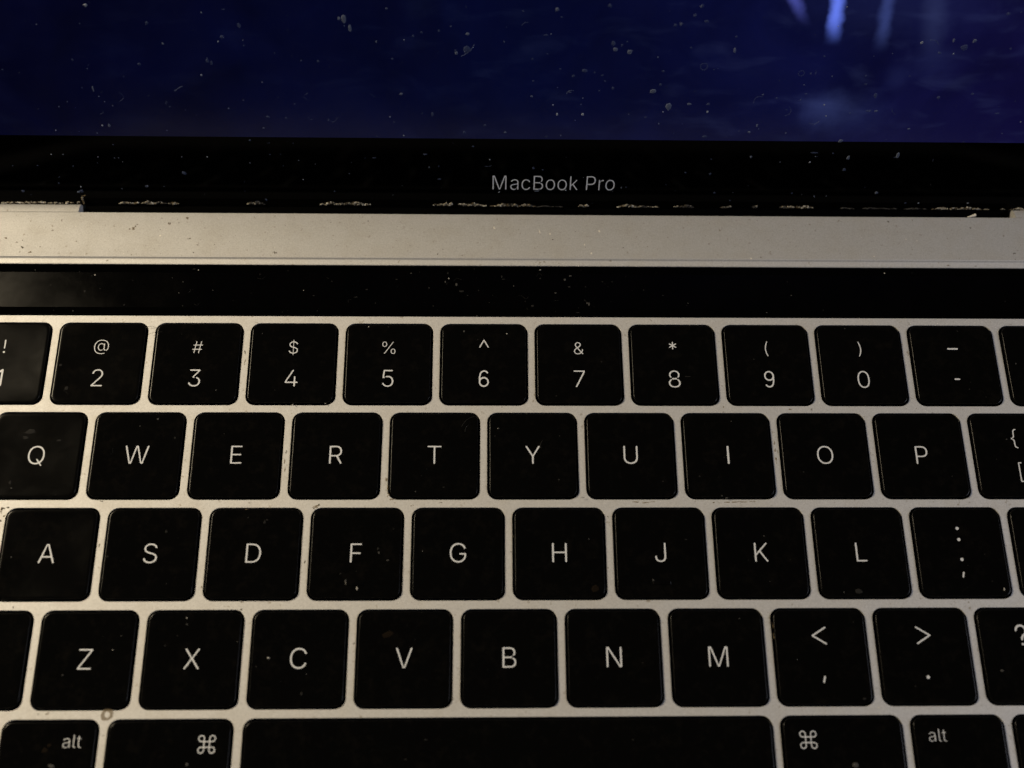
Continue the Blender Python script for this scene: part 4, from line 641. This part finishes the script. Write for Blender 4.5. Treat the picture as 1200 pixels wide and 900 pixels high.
# ------------------------------------------------------------------ touch bar
v, f = box(BAR[0] + 0.14, BAR[1] - 0.14, BAR[2] + 0.42, BAR[3] - 0.10, -1.8, -0.47, 0.10)
bar = place('touch_bar', new_mesh('touch_bar', v, f, BARGLASS), (0, 0, 0), laptop)
bar['label'] = 'long black glass touch strip above the number keys'
v, f = box(-126.5, 122.0, 31.25, 39.05, -0.49, -0.462, 0.01)
place('display_strip', new_mesh('display_strip', v, f, BARSTRIP), (0, 0, 0), bar)


# ------------------------------------------------------------------ keys
DISH = 0.12


def dish(w, h):
    a, b = w / 2 - 0.18, h / 2 - 0.18

    def s(x, y):
        tx, ty = min(1, abs(x / a)), min(1, abs(y / b))
        return -DISH * (1 - tx ** 2.4) * (1 - ty ** 4)
    return s


def cap_mesh(w, h):
    s = dish(w, h)
    r = 1.45

    def ring(inset, z):
        return [(x, y, z) for x, y in round_rect(w - 2 * inset, h - 2 * inset, max(r - inset, 0.25), 6)]
    def dense(pts):
        out = []
        for i, (x, y, z) in enumerate(pts):
            q = pts[(i + 1) % len(pts)]
            L = math.hypot(q[0] - x, q[1] - y)
            k = 8 if L > 3 else 1
            out += [(x + (q[0] - x) * t / k, y + (q[1] - y) * t / k, z) for t in range(k)]
        return out
    ring0 = ring

    def ring(inset, z):
        return dense(ring0(inset, z))
    rings = [ring(-0.05, -1.75), ring(0.0, -0.28), ring(0.015, -0.12), ring(0.05, -0.04), ring(0.10, -0.010), ring(0.18, 0.0)]
    n = len(rings[0])
    v, f = loft(rings, False, True)
    # dished top: a grid clipped to the rounded outline by shrinking rings
    last = [(x, y) for x, y, _ in rings[-1]]
    prev = len(v) - n
    for t in (0.95, 0.88, 0.79, 0.68, 0.55, 0.42, 0.28, 0.14):
        k = len(v)
        for x, y in last:
            q = (x * t, y * t)
            v.append((q[0], q[1], s(*q)))
        for i in range(n):
            j = (i + 1) % n
            f.append((prev + i, prev + j, k + j, k + i))
        prev = k
    v.append((0, 0, s(0, 0)))
    for i in range(n):
        f.append((prev + i, prev + (i + 1) % n, len(v) - 1))
    return new_mesh('key_cap', v, f, KEY, smooth=True)


NAMES = {'—': 'dash', '-': 'hyphen', '!': 'exclamation mark', '@': 'at sign', '#': 'hash', '$': 'dollar sign', '%': 'percent sign', '^': 'caret', '&': 'ampersand', '*': 'asterisk',
         '(': 'open bracket', ')': 'close bracket', '{': 'open brace', '[': 'square bracket', ':': 'colon', ';': 'semicolon', ',': 'comma', '<': 'less-than sign', '.': 'full stop',
         '>': 'greater-than sign', '/': 'slash', '?': 'question mark'}
cap_cache = {}


def signed_area(c):
    return 0.5 * sum(c[i - 1][0] * c[i][1] - c[i - 1][1] * c[i][0] for i in range(len(c)))


def inside(p, c):
    r = False
    for i in range(len(c)):
        (x0, y0), (x1, y1) = c[i - 1], c[i]
        if (y0 > p[1]) != (y1 > p[1]) and p[0] < (x1 - x0) * (p[1] - y0) / (y1 - y0) + x0:
            r = not r
    return r
CAPS = []
for cx, cy, w, h, legend in keys:
    cw, ch = w - 0.9, h - 0.9
    kk = (round(cw, 2), round(ch, 2))
    if kk not in cap_cache:
        cap_cache[kk] = cap_mesh(cw, ch)
    big = legend == 'space'
    tilt = (rng.uniform(-0.004, 0.004) * (0.2 if cw > 30 else 1), rng.uniform(-0.004, 0.004) * (0.1 if cw > 30 else 1), rng.uniform(-0.003, 0.003) * (0.1 if cw > 30 else 1))
    key = place('space_bar' if big else 'key', cap_cache[kk], (cx, cy, 0), laptop, tilt)
    s0 = dish(cw, ch)
    CAPS.append((cx, cy, cw, ch, s0))

    def surf(x, y, s0=s0):
        return s0(x, y) + 0.022
    groups = []
    if legend.startswith('alt'):
        left = legend.endswith('left')
        groups.append(word('alt', -1.05 - cx - 78.05 + 0.0 if left else 73.45 - cx, -53.0 - cy if left else -52.85 - cy, 4.35, 1.0, '_'))
        key['label'] = 'black key printed alt, at the %s of the space bar' % ('left' if left else 'right')
    elif legend.startswith('command'):
        left = legend.endswith('left')
        groups.append([('⌘', (-53.95 if left else 52.0) - cx, (-52.55 if left else -52.4) - cy, 6.1, 1.0, True)])
        key['label'] = 'wide black key printed with a looped square sign, %s of the space bar' % ('left' if left else 'right')
    elif big:
        key['label'] = 'long blank black space bar'
    elif len(legend) == 1:
        groups.append([(legend, 0.0, 0.05 if legend != 'Q' else -0.2, 7.3, 1.0, True)])
        key['label'] = 'black key printed with letter ' + legend
    elif len(legend) == 2:
        lo, hi = legend
        if cy > 15:                                             # number row
            if lo == '-':
                groups.append([('-', 0.0, -3.1, 7.3, 1.0, True)])
                groups.append([('—', 0.0, 3.45, 7.3, 1.0, True)])
            else:
                groups.append([(lo, 0.0, -3.2, 7.2, 1.0, True)])
                up = {'^': 4.3, '*': 4.0, '!': 3.4}.get(hi, 3.35)
                groups.append([(hi, 0.0, up, {'^': 6.5, '!': 5.7, '*': 7.3, '@': 5.0}.get(hi, 5.2), 1.0, True)])
        elif lo == '[':
            groups.append([('[', 0.1, -3.4, 6.4, 1.0, True)])
            groups.append([('{', -0.2, 3.4, 6.4, 1.0, True)])
        elif lo == ';':
            groups.append([('.', 0.0, 4.55, 7.3, 1, True), ('.', 0.0, 2.40, 7.3, 1, True)])
            groups.append([('.', 0.0, -1.4, 7.3, 1, True), (',', -0.15, -4.25, 6.6, 1, True)])
        else:
            groups.append([(lo, 0.0, -4.05 if lo != '.' else -3.75, 7.3, 1.0, True)])
            groups.append([(hi, {'<': -0.2, '?': -0.6}.get(hi, 0.1), 3.7, 7.3, 1.0, True)])
        key['label'] = 'black key printed with %s and %s' % (NAMES.get(hi, hi), NAMES.get(lo, lo))
    for g in groups:
        place('legend', text_mesh('legend', g, LEGEND, surf), (cx, cy, 0), key)
    if legend in ('F', 'J'):
        v, f = box(-1.7, 1.7, -6.0, -5.35, -0.2, 0.02, 0.12)
        place('homing_ridge', new_mesh('homing_ridge', v, f, KEY), (cx, cy, 0), key)

# ------------------------------------------------------------------ lid with the display
LEAN = 26.0
HINGE_AT = (0.0, 55.2, -1.0)
rx = math.radians(90.0 - LEAN)
U = Vector((0, math.sin(math.radians(LEAN)), math.cos(math.radians(LEAN))))
NRM = Vector((0, -U.z, U.y))


def lid_pt(x, v, w=0.0):
    return Vector(HINGE_AT) + Vector((x, 0, 0)) + U * v + NRM * w


LX0, LX1, LV0, LV1 = CX - 151.5, CX + 151.5, 0.0, 204.0
v, f = box(LX0 - 0.6, LX1 + 0.6, LV0 - 0.3, LV1 + 0.6, -4.4, -0.45, 0.3)
lid = place('display_lid', new_mesh('display_lid', v, f, ALU), HINGE_AT, laptop, (rx, 0, 0))
SX0, SX1, SV0, SV1 = CX - 143.2, CX + 143.2, 16.25, 195.0


def lid_part(name, me):
    o = bpy.data.objects.new(name, me)
    COL.objects.link(o)
    o.parent = lid
    return o


outer = [(LX0, LV0), (LX1, LV0), (LX1, LV1), (LX0, LV1)]
inner = [(SX0, SV0), (SX1, SV0), (SX1, SV1), (SX0, SV1)]
V = [(x, y, 0) for x, y in outer + inner] + [(x, y, -0.44) for x, y in outer]
F = [(0, 1, 5, 4), (1, 2, 6, 5), (2, 3, 7, 6), (3, 0, 4, 7), (8, 9, 1, 0), (9, 10, 2, 1), (10, 11, 3, 2), (11, 8, 0, 3)]
lid_part('bezel', new_mesh('bezel', V, F, BEZEL))
scr = lid_part('screen', new_mesh('screen', [(x, y, 0) for x, y in inner], [(0, 1, 2, 3)], SCREEN))
scr['label'] = 'lit dark blue display picture with pale streaks'
v, f = box(LX0, LX1, -0.32, -0.04, -0.44, 0.03, 0.08)
lid_part('gasket', new_mesh('gasket', v, f, RUBBER))
SX = 0.86
wm = word('MacBook Pro', -4.05 - 0.06 * 6.9 * SX, 4.2, 6.9, SX)
lid_part('wordmark', text_mesh('wordmark', wm, WORD, lambda x, y: 0.02))


# ------------------------------------------------------------------ dirt
class Dirt:
    def __init__(self):
        self.v, self.f, self.m = [], [], []

    def flake(self, pt, x, y, rx_, ry_, mat, h=None, n=7):
        """A small irregular crumb or flake standing on the surface given by pt(x, y, height)."""
        h = h if h is not None else min(0.10, 0.25 * min(rx_, ry_))
        a0 = rng.uniform(0, 6.28)
        k = len(self.v)
        rad = [rng.uniform(0.62, 1.12) for _ in range(n)]
        for lay, (s, z) in enumerate(((1.0, -0.004), (0.82, h * 0.7))):
            for i in range(n):
                a = a0 + 6.2832 * i / n
                self.v.append(pt(x + rx_ * s * rad[i] * math.cos(a), y + ry_ * s * rad[i] * math.sin(a), z))
        self.v.append(pt(x + rng.uniform(-.2, .2) * rx_, y + rng.uniform(-.2, .2) * ry_, h))
        for i in range(n):
            j = (i + 1) % n
            self.f.append((k + i, k + j, k + n + j, k + n + i))
            self.f.append((k + n + i, k + n + j, k + 2 * n))
            self.m += [mat, mat]

    def fibre(self, pt, pts, r, mat):
        k = len(self.v)
        for i, (x, y) in enumerate(pts):
            x1, y1 = pts[min(i + 1, len(pts) - 1)]
            x0, y0 = pts[max(i - 1, 0)]
            d = math.hypot(x1 - x0, y1 - y0) or 1
            nx, ny = -(y1 - y0) / d * r, (x1 - x0) / d * r
            self.v += [pt(x + nx, y + ny, 0.004), pt(x, y, 0.004 + r * 1.6), pt(x - nx, y - ny, 0.004)]
        for i in range(len(pts) - 1):
            a, b = k + i * 3, k + i * 3 + 3
            self.f += [(a, b, b + 1, a + 1), (a + 1, b + 1, b + 2, a + 2), (a + 2, b + 2, b, a)]
            self.m += [mat] * 3

    def bent(self, pt, x0, y0, x1, y1, r, mat, bow=0.25):
        n = 7
        c = rng.uniform(-bow, bow)
        L = math.hypot(x1 - x0, y1 - y0)
        dx, dy = (x1 - x0), (y1 - y0)
        self.fibre(pt, [(x0 + dx * t - dy * c * math.sin(math.pi * t), y0 + dy * t + dx * c * math.sin(math.pi * t)) for t in [i / n for i in range(n + 1)]], r, mat)

    def ring(self, pt, x, y, r, w, mat, n=18):
        k = len(self.v)
        rr = [r * rng.uniform(0.9, 1.1) for _ in range(n)]
        ww = [w * rng.uniform(0.6, 1.3) for _ in range(n)]
        for i in range(n):
            a = 6.2832 * i / n
            for q, z in ((rr[i] - ww[i] / 2, 0.0), (rr[i], 0.02), (rr[i] + ww[i] / 2, 0.0)):
                self.v.append(pt(x + q * math.cos(a), y + q * math.sin(a), z + 0.003))
        for i in range(n):
            a, b = k + i * 3, k + (i + 1) % n * 3
            self.f += [(a, a + 1, b + 1, b), (a + 1, a + 2, b + 2, b + 1)]
            self.m += [mat] * 2

    def build(self, name, label, category):
        o = place(name, new_mesh(name, self.v, self.f, DIRT, mat_idx=self.m), (0, 0, 0))
        o['kind'] = 'stuff'
        o['label'] = label
        o['category'] = category
        return o


def on_lid(x, v, h):
    return tuple(lid_pt(x, v, h + 0.008))


def on_bar(x, y, h):
    return (x, y, -0.462 + h)


def on_keys(x, y, h):
    for cx, cy, w, hh, s in CAPS:
        if abs(x - cx) < w / 2 - 0.3 and abs(y - cy) < hh / 2 - 0.3:
            return (x, y, s(x - cx, y - cy) + h + 0.006)
    return (x, y, h)


def on_deck(x, y, h):
    if y > HY1:
        z = UPPER
    elif y > PY1:
        z = UPPER - min(0.36, 1.0 * (HY1 - y)) - 0.02
    else:
        z = DECK
    return (x, y, z + h + 0.006)


d = Dirt()
for x, y, a, b, k in LID_SPECKS:
    d.flake(on_lid, x, y, a * 0.9, b * 0.9, int(k))
for x, y, r, w in LID_RINGS:
    d.ring(on_lid, x, y, r, w, 0)
for h in LID_HAIRS:
    d.bent(on_lid, *h, 0.05, 0)
for i in range(250):
    x, v_ = rng.uniform(-112, 122), rng.uniform(0.8, 50)
    r = min(0.34, 0.05 + rng.expovariate(14))
    d.flake(on_lid, x, v_, r * rng.uniform(.7, 1.3), r * rng.uniform(.7, 1.3), rng.choice((0, 0, 0, 0, 1, 1, 2)) if r < 0.16 else 0, n=6)
for i in range(16):
    x, v_, a = rng.uniform(-105, 110), rng.uniform(2, 46), rng.uniform(0, 6.28)
    L = rng.uniform(0.6, 2.2)
    d.bent(on_lid, x, v_, x + L * math.cos(a), v_ + L * math.sin(a), 0.025, 0, 0.5)
d.build('screen_dust', 'grey dust specks and lint scattered over the laptop screen and bezel', 'dust')

d = Dirt()
for x, y, a, b, k in BAR_SPECKS:
    d.flake(on_bar, x, y, a * 0.85, b * 0.85, KEYLINT[int(k)])
for x, y, a, b, k in KEY_SPECKS:
    d.flake(on_keys, x, y, a * 0.9, b * 0.9, KEYLINT[int(k)])
for h in KEY_HAIRS:
    d.bent(on_keys, *h, 0.045, 8, 0.35)
for i in range(90):
    x, y = rng.uniform(-112, 112), rng.uniform(30.2, 40.4)
    r = min(0.22, 0.04 + rng.expovariate(22)) * (0.6 if x > 30 else 1)
    d.flake(on_bar, x, y, r * rng.uniform(.6, 1.5), r * rng.uniform(.6, 1.5), rng.choice((8, 8, 8, 8, 9)), n=6)
for i in range(14):
    x, y, a = rng.uniform(-105, 40), rng.uniform(31, 40), rng.uniform(0, 6.28)
    L = rng.uniform(0.5, 1.8)
    d.bent(on_bar, x, y, x + L * math.cos(a), y + 0.5 * L * math.sin(a), 0.025, 8, 0.5)
for i in range(170):
    cx, cy, w, hh, s = rng.choice(CAPS)
    x, y = cx + rng.uniform(-.45, .45) * w, cy + rng.uniform(-.45, .45) * hh
    r = min(0.2, 0.035 + rng.expovariate(26))
    d.flake(on_keys, x, y, r * rng.uniform(.6, 1.5), r * rng.uniform(.6, 1.5), rng.choice((8, 8, 8, 8, 9)), n=6)
d.build('keyboard_dust', 'tiny dust specks and lint on the black keys and touch strip', 'dust')

d = Dirt()
for x0, x1, v0, r, k in LID_DEBRIS:
    n = max(3, int((x1 - x0) / 0.11))
    for i in range(n):
        t = (i + rng.random()) / n
        x = x0 + (x1 - x0) * t
        lump = 0.55 + 0.45 * math.sin(x * 1.7 + x0) * math.sin(x * 0.63)
        if rng.random() > 0.35 + 0.65 * lump:
            continue
        q = r * 2.1 * (0.35 + 0.65 * lump) * math.sin(math.pi * min(0.97, max(0.03, t))) ** 0.35
        mat = rng.choice(((8, 9, 9), (9, 9, 7, 5), (7, 7, 7, 6, 9, 5, 4))[int(k)])
        d.flake(on_lid, x, 0.02 + v0 * 0.3 + q * rng.uniform(0.2, 1.0), rng.uniform(0.10, 0.42), q * rng.uniform(0.25, 0.6), mat, h=rng.uniform(0.05, 0.25), n=6)
for i in range(9):                                             # crumb standing up at the left end of the notch
    d.flake(on_lid, -89.75 + 0.05 * math.sin(i), 0.1 + i * 0.22, 0.22, 0.2, rng.choice((7, 4, 4)), h=0.2)
d.flake(on_lid, -89.2, 2.1, 0.35, 0.14, 4, h=0.15)
for i in range(5):                                             # fluff at the hinge on the right
    d.flake(on_deck, 97.3 + i * 0.36, 52.75 + i * 0.12, 0.32, 0.16 + 0.07 * i, 6, h=0.25)
d.build('hinge_crumbs', 'pale tan crumbs packed along the bottom edge of the screen', 'crumbs')

d = Dirt()
for x, y, a, b, k in GRIME:
    if k == 6:
        for j in range(3):
            d.flake(on_deck, x + rng.uniform(-.5, .5) * a, y + rng.uniform(-.5, .5) * b, a * .45, b * .45, 6, h=0.012)
    else:
        for j in range(4):
            d.flake(on_deck, x + rng.uniform(-.6, .6) * a, y + rng.uniform(-.6, .6) * b, a * rng.uniform(.3, .6), b * rng.uniform(.3, .6), int(k), h=0.015)
d.ring(on_deck, -72.0, -47.45, 0.78, 0.62, 4)
for i in range(160):
    x = rng.uniform(-110, 112) if rng.random() < .5 else rng.uniform(-110, -20)
    y = rng.uniform(42.7, 52.3)
    r = 0.04 + min(0.14, rng.expovariate(30))
    d.flake(on_deck, x, y, r * rng.uniform(.7, 1.6), r, rng.choice((4, 4, 5, 6)), h=0.012, n=5)
d.build('deck_grime', 'brown grime spots on the silver keyboard surround', 'grime')
